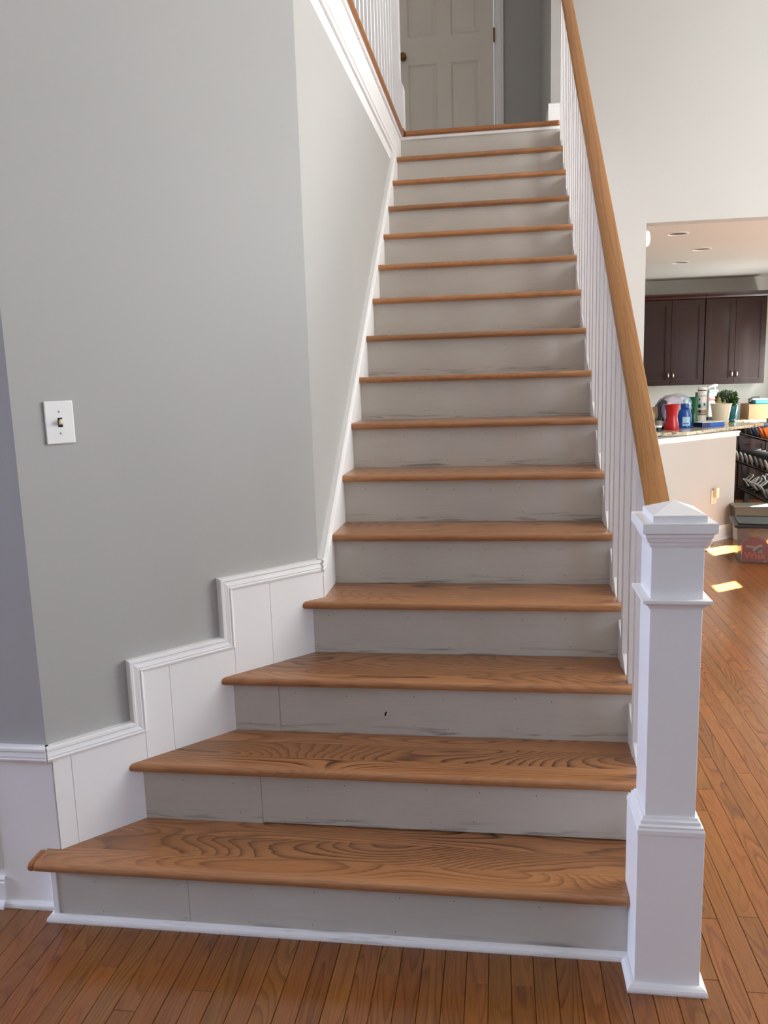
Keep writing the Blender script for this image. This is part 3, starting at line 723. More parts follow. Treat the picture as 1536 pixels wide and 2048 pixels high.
# base cabinets and back counter
def base_cab(x0, x1, label):
    y = 7.73
    t = thing('base_cabinet', ((x0+x1)/2, y+.3, 0), label, 'cabinet', 'dark base cabinets in the kitchen')
    MB().box(x0, x1, y+.0215, 8.329, .10, .885).box(x0, x1, y+.08, 8.329, .0, .10).build('cabinet_body', M['cabinet'], t)
    d = MB().box(x0+.004, x1-.004, y, y+.02, .715, .875).build('drawer', M['cabinet'], t, bevel=.003)
    h = MB(); xm = (x0+x1)/2; h.tube([(xm-.04, y, .8), (xm-.02, y-.024, .8), (xm+.02, y-.024, .8), (xm+.04, y, .8)], .006, 8); h.build('handle', M['nickel'], d, smooth=True)
    shaker(t, x0+.004, x1-.004, y, .11, .705, x0+.03, .625, .08)
for i, (a, b_) in enumerate(((1.9, 2.3), (2.304, 2.80), (2.804, 3.306), (3.31, 3.62), (3.624, 3.94))):
    base_cab(a, b_, ['dark base cabinet farthest left along the kitchen wall', 'dark base cabinet second from the left along the kitchen wall', 'dark base cabinet behind the peninsula end',
                     'dark base cabinet with silver handle behind the shoe rack', 'dark base cabinet at the right edge beyond the shoe rack'][i])
bc = MB().box(1.88, 3.94, 7.695, 8.329, .888, .92).build('back_counter', M['granite'], None, bevel=.004, origin=(3, 8, .888))
tag(bc, 'granite worktop along the kitchen wall under the wall cabinets', 'worktop')

# ------------------------------------------------------------------ peninsula half wall and its granite top
PA = Vector((2.70, 5.63)); PD = Vector((.739, .673)).normalized(); PN = Vector((PD.y, -PD.x))   # PN towards the camera side
PL = 1.95
def pen(a, off, z): q = PA - PD*a + PN*off; return Vector((q.x, q.y, z))
pk = struct(bpy.data.objects.new('wall_peninsula', None)); COL.objects.link(pk)
b = MB().obox(pen(0, 0, 0), -Vector((PD.x, PD.y, 0))*PL, -Vector((PN.x, PN.y, 0))*.14, (0, 0, .954)); b.build('half_wall', M['wall'], pk)
pn3 = Vector((PN.x, PN.y, 0))
prf = [(0, 0), (0, .026), (.012, .026), (.018, .016), (.030, .014), (.036, .018), (.044, .014), (.050, .004), (.050, 0)]
MB().sweep([Vector((-.018, .955)), Vector((PL, .955))], prf, lambda p: pen(p.x, 0, p.y), pn3, inside=-1).build('top_molding', M['trim'], pk)
bp = struct(bpy.data.objects.new('baseboard_peninsula', None)); COL.objects.link(bp)
MB().sweep([Vector((-.012, .125)), Vector((PL, .125))], [(0, 0), (0, .005), (.008, .012), (.020, .010), (.026, .015), (.105, .015), (.108, .026), (.125, .030), (.125, 0)], lambda p: pen(p.x, 0, p.y), pn3, inside=-1).build('base_board', M['trim'], bp)
MB().obox(pen(-.0, .012, .0), Vector((PD.x, PD.y, 0))*.014, -pn3*.16, (0, 0, .12)).build('base_board', M['trim'], bp)
lip = .03
poly = [(1.30, 5.14), (2.172, 5.155), (3.084, 6.141), (2.50, 6.745), (1.66, 5.99), (1.30, 5.99)]
ct = MB().prism(poly, (0, 0, lip), lambda p: Vector((p[0], p[1], .9555))).build('peninsula_counter', M['granite'], None, bevel=.005, origin=(2.3, 5.8, .9555))
tag(ct, 'speckled granite counter on the kitchen peninsula, crowded with bottles and pots', 'worktop')
MB().obox(pen(.02, -.145, .0), -Vector((PD.x, PD.y, 0))*1.3, -pn3*.30, (0, 0, .953)).build('peninsula_back', M['cabinet'], pk)
# outlet with a plug-in on the half wall
ot = thing('wall_outlet', pen(.29, 0, .34), 'cream outlet plate on the peninsula half wall with a small plug-in', 'outlet')
def pbox(a0, a1, z0, z1, d0, d1): return MB().obox(pen(a0, d0, z0), -Vector((PD.x, PD.y, 0))*(a1-a0), pn3*(d1-d0), (0, 0, z1-z0))
pbox(.275, .350, .335, .455, .0005, .007).build('outlet_plate', M['ivory'], ot, bevel=.003)
pbox(.283, .325, .385, .478, .0072, .040).build('plug_in', M['ivory'], ot, bevel=.006)
pbox(.300, .325, .345, .372, .0072, .010).build('receptacle', M['peach'], ot, bevel=.003)

# ------------------------------------------------------------------ things on the peninsula
CZ = .9858
def lathe_obj(name, prof, c, mat, parent=None, n=24, **kw):
    return MB().lathe(prof, c, n, **kw).build(name, mat, parent, smooth=True, origin=None if parent else c)
# red tumbler
t = lathe_obj('vase', [(.0, 0), (.060, .0), (.064, .01), (.060, .045), (.050, .09), (.047, .12), (.050, .16), (.060, .205), (.064, .222), (.060, .222), (.045, .13), (.045, .08), (.05, .02), (0, .02)], (2.106, 5.448, CZ), M['red'])
tag(t, 'red waisted vase at the front of the counter beside the blue bottle', 'vase')
# blue dish soap bottle
c = (2.262, 5.668, CZ)
t = thing('soap_bottle', c, 'blue squeeze bottle with pale label between the red vase and green vase', 'bottle')
lathe_obj('bottle_body', [(0, 0), (.058, 0), (.062, .01), (.062, .08), (.060, .115), (.050, .15), (.036, .172), (.030, .178), (0, .178)], c, M['blue'], t, sy=.62)
lathe_obj('collar', [(0, .178), (.036, .178), (.038, .205), (.034, .218), (0, .218)], c, M['blue'], t)
lathe_obj('spout', [(0, .218), (.014, .218), (.012, .232), (.02, .24), (.02, .25), (0, .25)], c, M['mint'], t)
m = MB(); k = 9; vs = []
for i in range(k):
    a = math.radians(-100 + 60*i/(k-1) - 20); 
    for z in (.022, .100): vs.append((c[0]+.0632*math.cos(a)+0.006, c[1]+.0632*.62*math.sin(a)-.0008, c[2]+z))
m.add(vs, [(2*i, 2*i+2, 2*i+3, 2*i+1) for i in range(k-1)]); m.build('label_panel', M['pale_blue'], t)
m = MB()
for i in range(5):
    a0 = math.radians(-112+9*i); a1 = a0+math.radians(6)
    m.add([(c[0]+.0637*math.cos(a)+.006, c[1]+.0637*.62*math.sin(a)-.0012, c[2]+z) for a in (a0, a1) for z in (.034, .046)], [(0, 2, 3, 1)])
m.build('label_print', M['blue'], t)
# green waisted vase
t = lathe_obj('vase', [(0, 0), (.036, 0), (.040, .01), (.040, .05), (.034, .085), (.031, .11), (.034, .16), (.043, .235), (.046, .262), (.042, .262), (.03, .12), (.03, .03), (0, .03)], (2.405, 5.974, CZ), M['green'])
tag(t, 'tall green waisted glass vase standing right of the blue bottle', 'vase')
# white spray cans with pictures, two stacked
c = (2.522, 6.162, CZ)
t = thing('spray_can', c, 'tall white canister with picture bands, right of the green vase', 'canister')
lathe_obj('can_body', [(0, 0), (.040, 0), (.041, .006), (.041, .27), (.038, .275), (0, .275)], c, M['white'], t)
lathe_obj('can_cap', [(0, .2755), (.038, .2755), (.039, .335), (.036, .345), (0, .345)], c, M['white'], t)
for z0, z1, mt in ((.085, .097, 'grey'), (.100, .135, 'tan'), (.150, .205, 'mint'), (.262, .268, 'grey'), (.312, .322, 'black')):
    lathe_obj('print_band', [(.0412, z0), (.0414, z0+.001), (.0414, z1-.001), (.0412, z1)], c, M[mt], t)
m = MB()
for i, (a, z, r) in enumerate(((-140, .235, .012), (-135, .17, .016), (-128, .12, .012), (-70, .185, .01))):
    a = math.radians(a); q = Vector((math.cos(a), math.sin(a), 0)); s_ = Vector((-q.y, q.x, 0)); o_ = Vector(c)+q*.0419+Vector((0, 0, z))
    m.add([o_+s_*r*math.cos(w*math.pi/4)+Vector((0, 0, r*1.3*math.sin(w*math.pi/4))) for w in range(8)], [tuple(range(8))])
m.build('print_picture', M['dark_blue'], t)
# flat blue box
q0 = Vector((2.412, 5.66, CZ)); d0 = Vector((.225, .13, 0)); n0 = Vector((-.05, .11, 0))
t = thing('flat_box', q0+d0/2, 'flat bright blue box lying in front of the cream pot', 'box')
MB().obox(q0, d0*.36, n0, (0, 0, .040)).build('box_end', M['dark_blue'], t, bevel=.002)
MB().obox(q0+d0*.36, d0*.64, n0, (0, 0, .038)).build('box_body', M['flat_blue'], t, bevel=.002)
MB().obox(q0+Vector((0, 0, .0402))-n0*.02, d0*.98, n0*1.03, (0, 0, .006)).build('lid', M['white'], t, bevel=.002)
# cream pot with saucer
c = (2.688, 6.13, CZ)
t = thing('flower_pot', c, 'empty cream tapered flower pot behind the flat blue box', 'pot')
lathe_obj('pot', [(0, .012), (.066, .012), (.092, .182), (.097, .184), (.097, .19), (.088, .19), (.062, .03), (0, .03)], c, M['cream'], t, 32)
lathe_obj('saucer', [(0, 0), (.066, 0), (.078, .028), (.074, .028), (.064, .01), (0, .01)], c, M['cream'], t, 32)
# plant in teal pot
c = (2.905, 6.50, CZ) if False else (2.835, 6.37, CZ)
t = thing('potted_plant', c, 'bushy green plant in a glossy teal pot right of the cream pot', 'plant')
lathe_obj('pot', [(0, .0), (.045, 0), (.052, .012), (.045, .026), (.050, .036), (.066, .152), (.070, .154), (.070, .162), (.062, .162), (.042, .045), (0, .045)], c, M['teal'], t)
lathe_obj('soil', [(0, .150), (.061, .150)], c, M['soil'], t)
m = [MB(), MB()]; rl = random.Random(3)
for i in range(950):
    u = rl.uniform(-.95, 1); th = rl.uniform(0, 2*math.pi); rr_ = (rl.random()**.4)
    s_ = math.sqrt(max(0, 1-u*u)); p = Vector((c[0]-.035+.098*rr_*s_*math.cos(th), c[1]+.09*rr_*s_*math.sin(th), c[2]+.218+.082*rr_*u))
    d = Vector((s_*math.cos(th), s_*math.sin(th), u+.25)).normalized(); d += Vector((rl.uniform(-.5, .5), rl.uniform(-.5, .5), rl.uniform(-.4, .4))); d.normalize()
    w = d.orthogonal().normalized(); L = rl.uniform(.018, .034); wd = L*.32
    nrm = d.cross(w)
    m[i % 2].add([p, p+d*L*.5+w*wd, p+d*L+nrm*.004, p+d*L*.5-w*wd], [(0, 1, 2, 3)])
stuff(m[0].build('leaf', M['leaf'], t)); stuff(m[1].build('leaf', M['leaf_dark'], t))
MB().tube([(c[0], c[1], c[2]+.18), (c[0]+.01, c[1], c[2]+.25)], .006).build('stem', M['leaf_dark'], t)
# clear film package
c = Vector((2.20, 5.86, CZ+.17))
m = MB(); n1, n2 = 26, 18; rp = random.Random(9); vs = []; fs = []
for i in range(n1):
    for j in range(n2+1):
        a = 2*math.pi*i/n1; b_ = -math.pi/2+math.pi*j/n2
        f = 1+.06*math.sin(3*a+2*b_)+.07*rp.uniform(-1, 1)
        sg = lambda v, e: math.copysign(abs(v)**e, v)
        px_ = .225*sg(math.cos(b_), .7)*sg(math.cos(a), .8)*f; py_ = .115*sg(math.cos(b_), .7)*sg(math.sin(a), .8)*f; pz_ = .118*sg(math.sin(b_), .8)*f
        pz_ += -.20*px_*px_*4*.45 + .02*px_*3
        vs.append((c.x+px_*.80-py_*.3, c.y+py_+px_*.60, c.z+pz_))
for i in range(n1):
    for j in range(n2): fs.append((i*(n2+1)+j, ((i+1) % n1)*(n2+1)+j, ((i+1) % n1)*(n2+1)+j+1, i*(n2+1)+j+1))
o = m.add(vs, fs).build('wrapped_package', M['film'], None, smooth=True, origin=c)
tag(o, 'puffy clear plastic package printed purple and blue behind the red vase', 'package')
# a carton the package lies on
o = MB().obox((2.03, 5.62, CZ), (.30, .22, 0), (-.10, .15, 0), (0, 0, .040)).build('carton', M['dark_blue'], None, bevel=.003, origin=(2.2, 5.8, CZ)); tag(o, 'dark blue carton under the puffy plastic package', 'box')
# round tin and small jar, brush, bag at the left end
c = (1.962, 5.306, CZ)
t = thing('round_tin', c, 'small black and silver round tin at the front left of the counter', 'tin')
lathe_obj('tin_body', [(0, 0), (.034, 0), (.034, .035), (0, .035)], c, M['black'], t)
lathe_obj('tin_band', [(0, .0352), (.036, .0352), (.036, .052), (0, .052)], c, M['white'], t)
lathe_obj('tin_lid', [(0, .0522), (.037, .0522), (.037, .060), (.034, .066), (.034, .078), (.037, .082), (.036, .092), (0, .094)], c, M['grey'], t)
c = (2.02, 5.50, CZ)
t = thing('spray_bottle', c, 'dark spray bottle with a bent grey trigger left of the red vase', 'bottle')
lathe_obj('bottle_body', [(0, 0), (.030, 0), (.032, .01), (.032, .09), (.014, .125), (.013, .135), (0, .135)], c, M['black'], t)
MB().tube([(c[0]-.0, c[1], c[2]+.135), (c[0]-.012, c[1], c[2]+.18), (c[0]-.005, c[1], c[2]+.225), (c[0]+.025, c[1], c[2]+.25), (c[0]+.05, c[1], c[2]+.235)], [.014, .016, .018, .02, .014], 10).build('trigger', M['dark_cloth'], t, smooth=True)
lathe_obj('label_band', [(.0322, .03), (.0324, .031), (.0324, .075), (.0322, .076)], c, M['white'], t)
c = (1.93, 5.55, CZ)
t = thing('snack_bag', c, 'tan and purple snack bag standing behind the round tin', 'bag')
m = MB(); vs = []; 
for j in range(7):
    z = .20*j/6; wd = .075*(1 if j < 6 else .96); th = .035*math.sin(math.pi*min(1, (j+.6)/6.6))+.003
    for i in range(12):
        a = 2*math.pi*i/12; vs.append((c[0]+wd*math.copysign(abs(math.cos(a))**.6, math.cos(a)), c[1]+th*math.sin(a), c[2]+z))
fs = [(j*12+i, j*12+(i+1) % 12, (j+1)*12+(i+1) % 12, (j+1)*12+i) for j in range(6) for i in range(12)]+[tuple(range(12))[::-1], tuple(range(72, 84))]
lo = [f for f in fs[:24]]+[fs[-2]]; hi = fs[24:72]+[fs[-1]]
MB().add(vs, lo).build('bag_base', M['purple'], t, smooth=True); MB().add(vs, hi).build('bag_top', M['tan'], t, smooth=True)
# small figurine behind the cream pot
c = (2.84, 6.215, CZ) if False else (2.700, 6.264, CZ)
t = thing('figurine', c, 'small tan figurine peeking over the rim of the cream pot', 'figurine')
lathe_obj('body', [(0, 0), (.026, 0), (.03, .05), (.034, .14), (.03, .19), (.018, .212), (0, .215)], c, M['tan'], t)
lathe_obj('head', [(0, .21), (.014, .213), (.019, .228), (.013, .243), (0, .247)], c, M['tan'], t)
lathe_obj('cap', [(0, .243), (.012, .243), (.008, .252), (0, .256)], c, M['brown'], t)

# ---- things on the back counter
BZ = .9205
c = (3.03, 7.80, BZ)
t = thing('label_bottle', c, 'white bottle with red lettering and a pale spray top behind the cream pot', 'bottle')
MB().box(c[0]-.062, c[0]+.065, c[1]-.04, c[1]+.04, BZ+.035, BZ+.315).build('bottle_body', M['white'], t, bevel=.012, seg=3)
MB().box(c[0]-.060, c[0]+.063, c[1]-.038, c[1]+.038, BZ, BZ+.0345).build('bottle_foot', M['dark_cloth'], t, bevel=.004)
MB().box(c[0]-.06, c[0]+.05, c[1]-.032, c[1]+.032, BZ+.3155, BZ+.345).build('shoulder', M['mint'], t, bevel=.012, seg=3)
MB().tube([(c[0]-.075, c[1], BZ+.355), (c[0]-.03, c[1], BZ+.385), (c[0]+.015, c[1], BZ+.39), (c[0]+.045, c[1], BZ+.395)], [.006, .016, .018, .010], 10).build('spray_head', M['white'], t, smooth=True)
MB().tube([(c[0]+.012, c[1], BZ+.34), (c[0]+.012, c[1], BZ+.39)], .012, 10).build('spray_neck', M['white'], t)
def text(body, size, loc, rot, mat, parent, name='lettering', ext=.0004, bold=0.0):
    cu = bpy.data.curves.new(name, 'FONT'); cu.body = body; cu.size = size; cu.align_x = 'CENTER'; cu.align_y = 'CENTER'; cu.extrude = ext; cu.offset = bold
    tmp = bpy.data.objects.new('tmp', cu); COL.objects.link(tmp)
    me = bpy.data.meshes.new_from_object(tmp.evaluated_get(bpy.context.evaluated_depsgraph_get()))
    bpy.data.objects.remove(tmp); me.materials.clear(); me.materials.append(mat)
    o = bpy.data.objects.new(name, me); COL.objects.link(o); o.parent = parent
    base = Vector((0, 0, 0)); q = parent
    while q: base += q.location; q = q.parent
    o.location = Vector(loc)-base; o.rotation_euler = rot; return o
text('Borax', .046, (c[0]+.004, c[1]-.0412, BZ+.235), (math.pi/2, 0, 0), M['text_red'], t, bold=.0006)
m = MB()
for i, (a, b_, z) in enumerate(((-.06, .045, .18), (-.05, .03, .165), (-.065, .02, .06), (-.065, .03, .075))): m.box(c[0]+a, c[0]+b_, c[1]-.0414, c[1]-.0401, BZ+z, BZ+z+.006)
m.build('label_print', M['peach'], t)
o = MB().box(2.855, 2.91, 7.80, 7.90, BZ, BZ+.315).build('dark_carton', M['navy_box'], None, bevel=.003, origin=(2.88, 7.85, BZ)); tag(o, 'narrow dark carton standing left of the white lettered bottle', 'box')
# cardboard box with folded cloth bag on top
t = thing('cardboard_box', (3.60, 7.90, BZ), 'open brown cardboard box at the right end of the kitchen counter', 'box')
bx0_, bx1_, by0_, by1_, bz1 = 3.40, 3.86, 7.72, 8.06, BZ+.17
MB().box(bx0_, bx1_, by0_, by0_+.006, BZ+.0005, bz1).build('side', M['cardboard'], t); MB().box(bx0_, bx1_, by1_-.006, by1_, BZ+.0005, bz1).build('side', M['cardboard'], t)
MB().box(bx0_, bx0_+.006, by0_+.007, by1_-.007, BZ+.0005, bz1).build('side', M['cardboard'], t); MB().box(bx1_-.006, bx1_, by0_+.007, by1_-.007, BZ+.0005, bz1).build('side', M['cardboard'], t)
MB().box(bx0_+.007, bx1_-.007, by0_+.007, by1_-.007, BZ+.0005, BZ+.006).build('bottom', M['cardboard'], t)
MB().box(bx0_+.003, bx1_-.003, by0_+.008, by1_-.008, bz1-.009, bz1-.002).build('flap', M['cardboard'], t)
t = thing('folded_bag', (3.62, 7.85, bz1), 'folded teal and white cloth bag lying on the cardboard box', 'bag')
for (a, b_, c_, d, z0, z1, mt) in ((3.475, 3.74, 7.76, 7.95, .0, .042, 'aqua'), (3.455, 3.80, 7.80, 7.99, .043, .058, 'white')):
    MB().box(a, b_, c_, d, bz1+z0, bz1+z1).build('fold', M[mt], t, bevel=.012, seg=3)
MB().tube([(3.47, 7.86, bz1+.004), (3.435, 7.86, bz1+.02), (3.44, 7.87, bz1+.05), (3.48, 7.88, bz1+.072), (3.56, 7.9, bz1+.075)], .008, 8).build('strap', M['dark_cloth'], t, smooth=True)
o = lathe_obj('small_bottle', [(0, 0), (.026, 0), (.028, .01), (.028, .12), (.012, .15), (.012, .17), (.016, .172), (.016, .2), (0, .2)], (3.30, 7.86, BZ), M['pale_blue']); tag(o, 'small pale bottle between the plant and the cardboard box', 'bottle')

# ------------------------------------------------------------------ storage bins on the floor
def frustum(o, ux, uy, L, D, z0, z1, tp):
    o, ux, uy = Vector(o), Vector(ux), Vector(uy)
    a = [o+ux*tp+uy*tp, o+ux*(L-tp)+uy*tp, o+ux*(L-tp)+uy*(D-tp), o+ux*tp+uy*(D-tp)]; b_ = [o, o+ux*L, o+ux*L+uy*D, o+uy*D]
    return [p+Vector((0, 0, z0)) for p in a]+[p+Vector((0, 0, z1)) for p in b_]
an = math.radians(-10); ux = Vector((math.cos(an), math.sin(an), 0)); uy = Vector((-math.sin(an), math.cos(an), 0))
bo = Vector((2.43, 4.545, 0))
t = thing('storage_bin', bo+ux*.3+uy*.2, 'clear storage bin with black lid holding a red detergent jug', 'bin')
vo_ = frustum(bo, ux, uy, .62, .40, .003, .285, .022); vi_ = frustum(bo+ux*.006+uy*.006, ux, uy, .608, .388, .010, .284, .022)
b = MB(); b.add(vo_+vi_, [(0, 1, 5, 4), (1, 2, 6, 5), (2, 3, 7, 6), (3, 0, 4, 7), (3, 2, 1, 0), (8, 12, 13, 9), (9, 13, 14, 10), (10, 14, 15, 11), (11, 15, 12, 8), (8, 9, 10, 11), (4, 5, 13, 12), (5, 6, 14, 13), (6, 7, 15, 14), (7, 4, 12, 15)])
b.build('bin_body', M['clear_bin'], t, bevel=.012, seg=3)
lo_ = bo-ux*.018-uy*.018
b = MB().obox(lo_+Vector((0, 0, .286)), ux*.656, uy*.436, (0, 0, .022)); b.build('lid', M['black'], t, bevel=.006, seg=2)
b = MB()
for (a, c_, l, w) in ((.03, .03, .596, .018), (.03, .388, .596, .018), (.03, .03, .018, .376), (.608, .03, .018, .376)): b.obox(lo_+ux*a+uy*c_+Vector((0, 0, .3085)), ux*l, uy*w, (0, 0, .010))
b.build('lid_rim', M['black'], t, bevel=.003)
b = MB().obox(lo_+ux*.05+uy*.05+Vector((0, 0, .3085)), ux*.556, uy*.336, (0, 0, .004)); b.build('lid_panel', M['dark_cloth'], t, bevel=.002)
# detergent jug inside
jo = bo+ux*.05+uy*.040
t = thing('detergent_jug', jo+ux*.09+uy*.05+Vector((0, 0, .0105)), 'red detergent jug with yellow cap standing inside the clear bin', 'jug')
JP = [(0, .0), (.185, .0), (.188, .10), (.180, .145), (.150, .175), (.115, .185), (.115, .196), (.06, .196), (.055, .182), (.02, .165), (.0, .15)]
b = MB().prism(JP, uy*.085, lambda p: jo+ux*p[0]+Vector((0, 0, .0106+p[1]))); b.build('jug_body', M['red_liquid'], t, bevel=.012, seg=3)
cpos = jo+ux*.0875+uy*.042+Vector((0, 0, .208))
lathe_obj('cap_ring', [(0, 0), (.032, 0), (.032, .020), (0, .020)], tuple(cpos), M['yellow'], t); lathe_obj('cap', [(0, .0205), (.026, .0205), (.024, .048), (0, .048)], tuple(cpos), M['yellow'], t)
text('Wisk', .072, jo-uy*.0022+ux*.092+Vector((0, 0, .058)), (math.pi/2, 0, an), M['coral'], t, bold=.0016)
m = MB(); Q = lambda a, z: jo-uy*.0018+ux*a+Vector((0, 0, z)); k = 8
for r0, r1, mt in ((.062, .078, 'peach'), (.04, .060, 'teal'), (.018, .038, 'tan')):
    m = MB(); vs = []
    for i in range(k):
        a_ = math.radians(92+66*i/(k-1)); 
        for r_ in (r0, r1): vs.append(Q(.145+r_*math.cos(a_), .072+r_*math.sin(a_)))
    m.add(vs, [(2*i, 2*i+2, 2*i+3, 2*i+1) for i in range(k-1)]); m.build('label_arc', M[mt], t)
m = MB()
for a, b_, z in ((.025, .085, .135), (.025, .10, .125), (.155, .178, .018)): m.add([Q(a, z), Q(b_, z-.003), Q(b_, z+.001), Q(a, z+.004)], [(0, 1, 2, 3)])
m.build('label_print', M['white'], t)
# soft dark things in the right half of the bin
o = MB().obox(bo+ux*.27+uy*.05+Vector((0, 0, .0106)), ux*.28, uy*.26, (0, 0, .20)).build('folded_cloth', M['dark_cloth'], None, bevel=.03, seg=3, origin=bo+ux*.4+uy*.2+Vector((0, 0, .0106))); tag(o, 'dark folded cloth inside the clear bin right of the red jug', 'cloth')
# taller grey bin behind
an2 = math.radians(-3); ux2 = Vector((math.cos(an2), math.sin(an2), 0)); uy2 = Vector((-math.sin(an2), math.cos(an2), 0)); b2 = Vector((2.655, 5.42, 0))
t = thing('storage_bin', b2+ux2*.15+uy2*.1, 'taller grey translucent bin standing behind the black-lidded bin', 'bin')
b = MB(); vo_ = frustum(b2, ux2, uy2, .30, .19, .003, .300, .014)
b.add(vo_, [(0, 1, 5, 4), (1, 2, 6, 5), (2, 3, 7, 6), (3, 0, 4, 7), (3, 2, 1, 0), (4, 5, 6, 7)]); b.build('bin_body', M['grey_bin'], t, bevel=.01, seg=2)
MB().obox(b2-ux2*.01-uy2*.01+Vector((0, 0, .3005)), ux2*.32, uy2*.21, (0, 0, .010)).build('lid', M['grey'], t, bevel=.004)
# thin cord lying in the sun patch
pts = [(2.12+.33*i/14, 5.02+.12*math.sin(i*.55)+.012*i, .0042) for i in range(15)]
o = MB().tube(pts, .004, 6).build('floor_cord', M['ivory'], None, smooth=True, origin=(2.3, 5.05, .004)); tag(o, 'thin pale cord lying on the sunlit floor by the peninsula', 'cord')

# ------------------------------------------------------------------ shoe rack
RX = 3.2
t = thing('shoe_rack', (3.35, 6.8, 0), 'black three-shelf shoe rack full of shoes beyond the end of the peninsula', 'rack')
shelves = [(.802, 'top'), (.497, 'middle'), (.203, 'bottom')]
Yf, Yn = 7.40, 6.12
for x_off, yy in ((0, Yf), (0, Yn)):
    m = MB(); m.obox((RX+.10, yy, 0), (.05, 0, 0), (0, .03, 0), (0, 0, .15)); m.build('leg', M['rack'], t)
    MB().prism([(RX+.10, .15), (RX+.15, .15), (RX+.045, .86), (RX-.005, .86)], (0, .03, 0), lambda p: Vector((p[0], yy, p[1]))).build('post', M['rack'], t)
    MB().obox((RX+.30, yy, 0), (.035, 0, 0), (0, .03, 0), (0, 0, .95)).build('leg', M['rack'], t)
sh = []
for i, (z, nm) in enumerate(shelves):
    xs = RX-.004+(.02 if i == 2 else 0)
    MB().prism([(xs, z-.02), (xs+.32, z+.09), (xs+.32, z+.105), (xs, z-.006)], (0, Yn-Yf-.04, 0), lambda p: Vector((p[0], Yf+.035, p[1]))).build('shelf', M['rack'], t)
    MB().tube([(xs-.004, Yf+.03, z), (xs-.004, Yn, z)], .006, 8).build('lip_rod', M['steel'], t, smooth=True)
    sh.append((xs, z))
def shoe(x, y, z, body, sole, length=.25, w=.085, tip=.40, label='', name='shoe', group=None, hgt=.075):
    """shoe on a tilted shelf, heel towards the room: rounded upper with an oval opening showing the insole"""
    t_ = thing(name, (x, y, z), label, 'shoe', group)
    ca, sa = math.cos(tip), math.sin(tip)
    def P(a, b_, c_): return Vector((x+a*ca-c_*sa, y+b_, z+a*sa+c_*ca))
    n = 10; rows = []
    for i in range(n):
        f = i/(n-1); a = f*length; wd = w/2*(math.sin(math.pi*min(1, f*.9+.12))**.5)*(1-.12*math.sin(math.pi*f)); h = hgt*(1-.55*max(0, f-.35)/.65)
        rows.append([P(a, wd*math.cos(q), max(0.0, h*math.sin(q))) for q in [math.pi*k/8 for k in range(9)]])
    vs = [p for r in rows for p in r]; fs = []
    for i in range(n-1):
        for k in range(8): fs.append((i*9+k, i*9+k+1, (i+1)*9+k+1, (i+1)*9+k))
        fs.append((i*9+8, i*9, (i+1)*9, (i+1)*9+8))
    fs += [tuple(range(9)), tuple(range((n-1)*9, n*9))[::-1]]
    MB().add(vs, fs).build('upper', body, t_, smooth=True)
    k = 14; vs = [P(.001+.052*0-.001+.0*q_, 0, 0) for q_ in range(0)]
    # oval heel patch / insole seen from the room
    vs = [P(-.006, .033*math.cos(2*math.pi*q_/k), hgt*.62+hgt*.72*math.sin(2*math.pi*q_/k)) for q_ in range(k)]
    vs2 = [v+Vector((.012, 0, 0)) for v in vs]
    MB().add(vs+vs2, [tuple(range(k))[::-1], tuple(range(k, 2*k))]+[(q_, (q_+1) % k, (q_+1) % k+k, q_+k) for q_ in range(k)]).build('insole', sole, t_)
    return t_
xs, z = sh[1]
mids = ['white-soled dark shoe at the far end of the middle shelf', 'second white-soled dark shoe from the far end, middle shelf', 'third white-soled dark shoe from the far end, middle shelf',
        'fourth white-soled dark shoe from the far end, middle shelf', 'grey-soled dark shoe beside the white-soled ones, middle shelf', 'grey-soled dark shoe with a black dot, middle shelf', 'pale-soled shoe at the near end of the middle shelf']
for i in range(7):
    shoe(xs+.02, 7.37-.165*i, z+.010, M['black'], M['white'] if i < 4 or i == 6 else M['shoe_grey'], label=mids[i], tip=.34, group='shoes on the middle shelf', w=.10, hgt=.082)
xs, z = sh[0]
tops_ = [('black', 'black', 'black shoe at the far end of the top shelf'), ('dark_cloth', 'grey', 'charcoal shoe second from the far end, top shelf'), ('grey', 'dark_cloth', 'grey striped shoe third from the far end, top shelf'), ('navy', 'navy', 'navy blue shoe beside the grey one, top shelf'), ('navy', 'grey', 'navy shoe with grey heel next to the orange ones')]
for i, (a, b_, l) in enumerate(tops_):
    shoe(xs+.02, 7.27-.135*i, z+.008, M[a], M[b_], label=l, tip=.34, group='shoes on the top shelf', w=.105, hgt=.075)
for i, l in enumerate(('orange shoe on the top shelf, farther of the pair', 'orange shoe on the top shelf, nearer of the pair')):
    shoe(xs+.02, 6.60-.13*i, z+.008, M['orange'], M['orange'], label=l, tip=.34, group='shoes on the top shelf', w=.11, hgt=.085)
xs, z = sh[2]
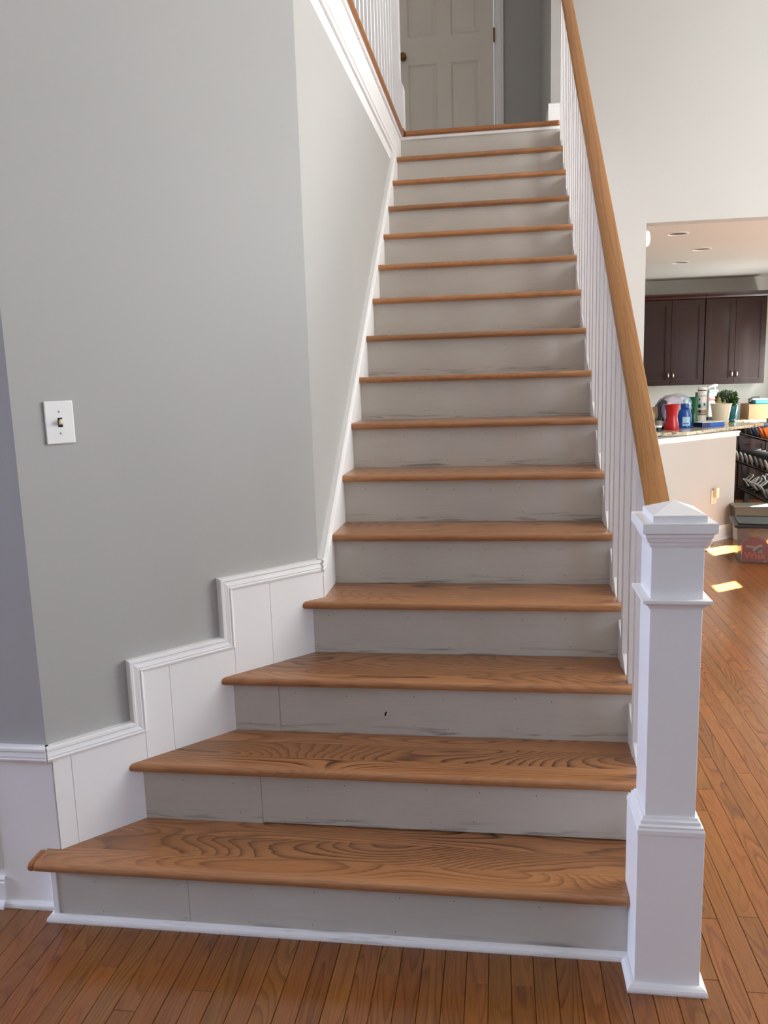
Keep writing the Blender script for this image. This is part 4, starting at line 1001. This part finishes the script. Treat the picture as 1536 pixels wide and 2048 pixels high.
def sandal(x, y, z, label, tip=.34, yaw=0.0):
    t_ = thing('sandal', (x, y, z), label, 'sandal', 'white sandals on the bottom shelf')
    ca, sa = math.cos(tip), math.sin(tip)
    def P(a, b_, c_): 
        a2 = a*math.cos(yaw)-b_*math.sin(yaw); b2_ = a*math.sin(yaw)+b_*math.cos(yaw)
        a2 *= 1.25; b2_ *= 1.2; c_ = c_*1.3
        return Vector((x+a2*ca-c_*sa, y+b2_, z+a2*sa+c_*ca))
    k = 16; out = [(.12+.12*math.cos(2*math.pi*i/k), (.036+.008*math.cos(2*math.pi*i/k))*math.sin(2*math.pi*i/k)) for i in range(k)]
    vs = [P(a, b_, .006) for a, b_ in out]+[P(a, b_, .02) for a, b_ in out]
    MB().add(vs, [tuple(range(k))[::-1], tuple(range(k, 2*k))]+[(i, (i+1) % k, (i+1) % k+k, i+k) for i in range(k)]).build('sole', M['black'], t_)
    for a in (.16, .20): MB().tube([P(a, -.036, .018), P(a+.005, -.026, .05), P(a+.008, 0, .062), P(a+.005, .026, .05), P(a, .036, .018)], .008, 8).build('strap', M['white'], t_, smooth=True)
    MB().tube([P(.04, -.032, .018), P(.02, -.03, .075), P(.0, 0, .095), P(.02, .03, .075), P(.04, .032, .018)], .008, 8).build('heel_strap', M['white'], t_, smooth=True)
    MB().tube([P(.05+.04*math.cos(q_*math.pi/6), .03*math.sin(q_*math.pi/6), .085+.015*math.cos(q_*math.pi/6)) for q_ in range(12)], .007, 8, closed=True).build('ankle_strap', M['white'], t_, smooth=True)
sl = ['white strappy sandal at the far end of the bottom shelf', 'white strappy sandal second from the far end, bottom shelf', 'white strappy sandal third from the far end, bottom shelf', 'white strappy sandal next to the grey slippers, bottom shelf']
for i in range(4): sandal(xs+.015, 7.08-.15*i, z+.012, sl[i], yaw=(.25, -.2, .3, -.1)[i])
for i, l in enumerate(('grey slipper beside the white sandals, bottom shelf', 'dark grey shoe nearer than the grey slipper, bottom shelf', 'black shoe at the near end of the bottom shelf')):
    shoe(xs+.02, 6.50-.13*i, z+.010, M[('shoe_grey', 'dark_cloth', 'black')[i]], M[('grey', 'grey', 'dark_cloth')[i]], label=l, tip=.34, group='shoes on the bottom shelf', w=.105, hgt=.08)
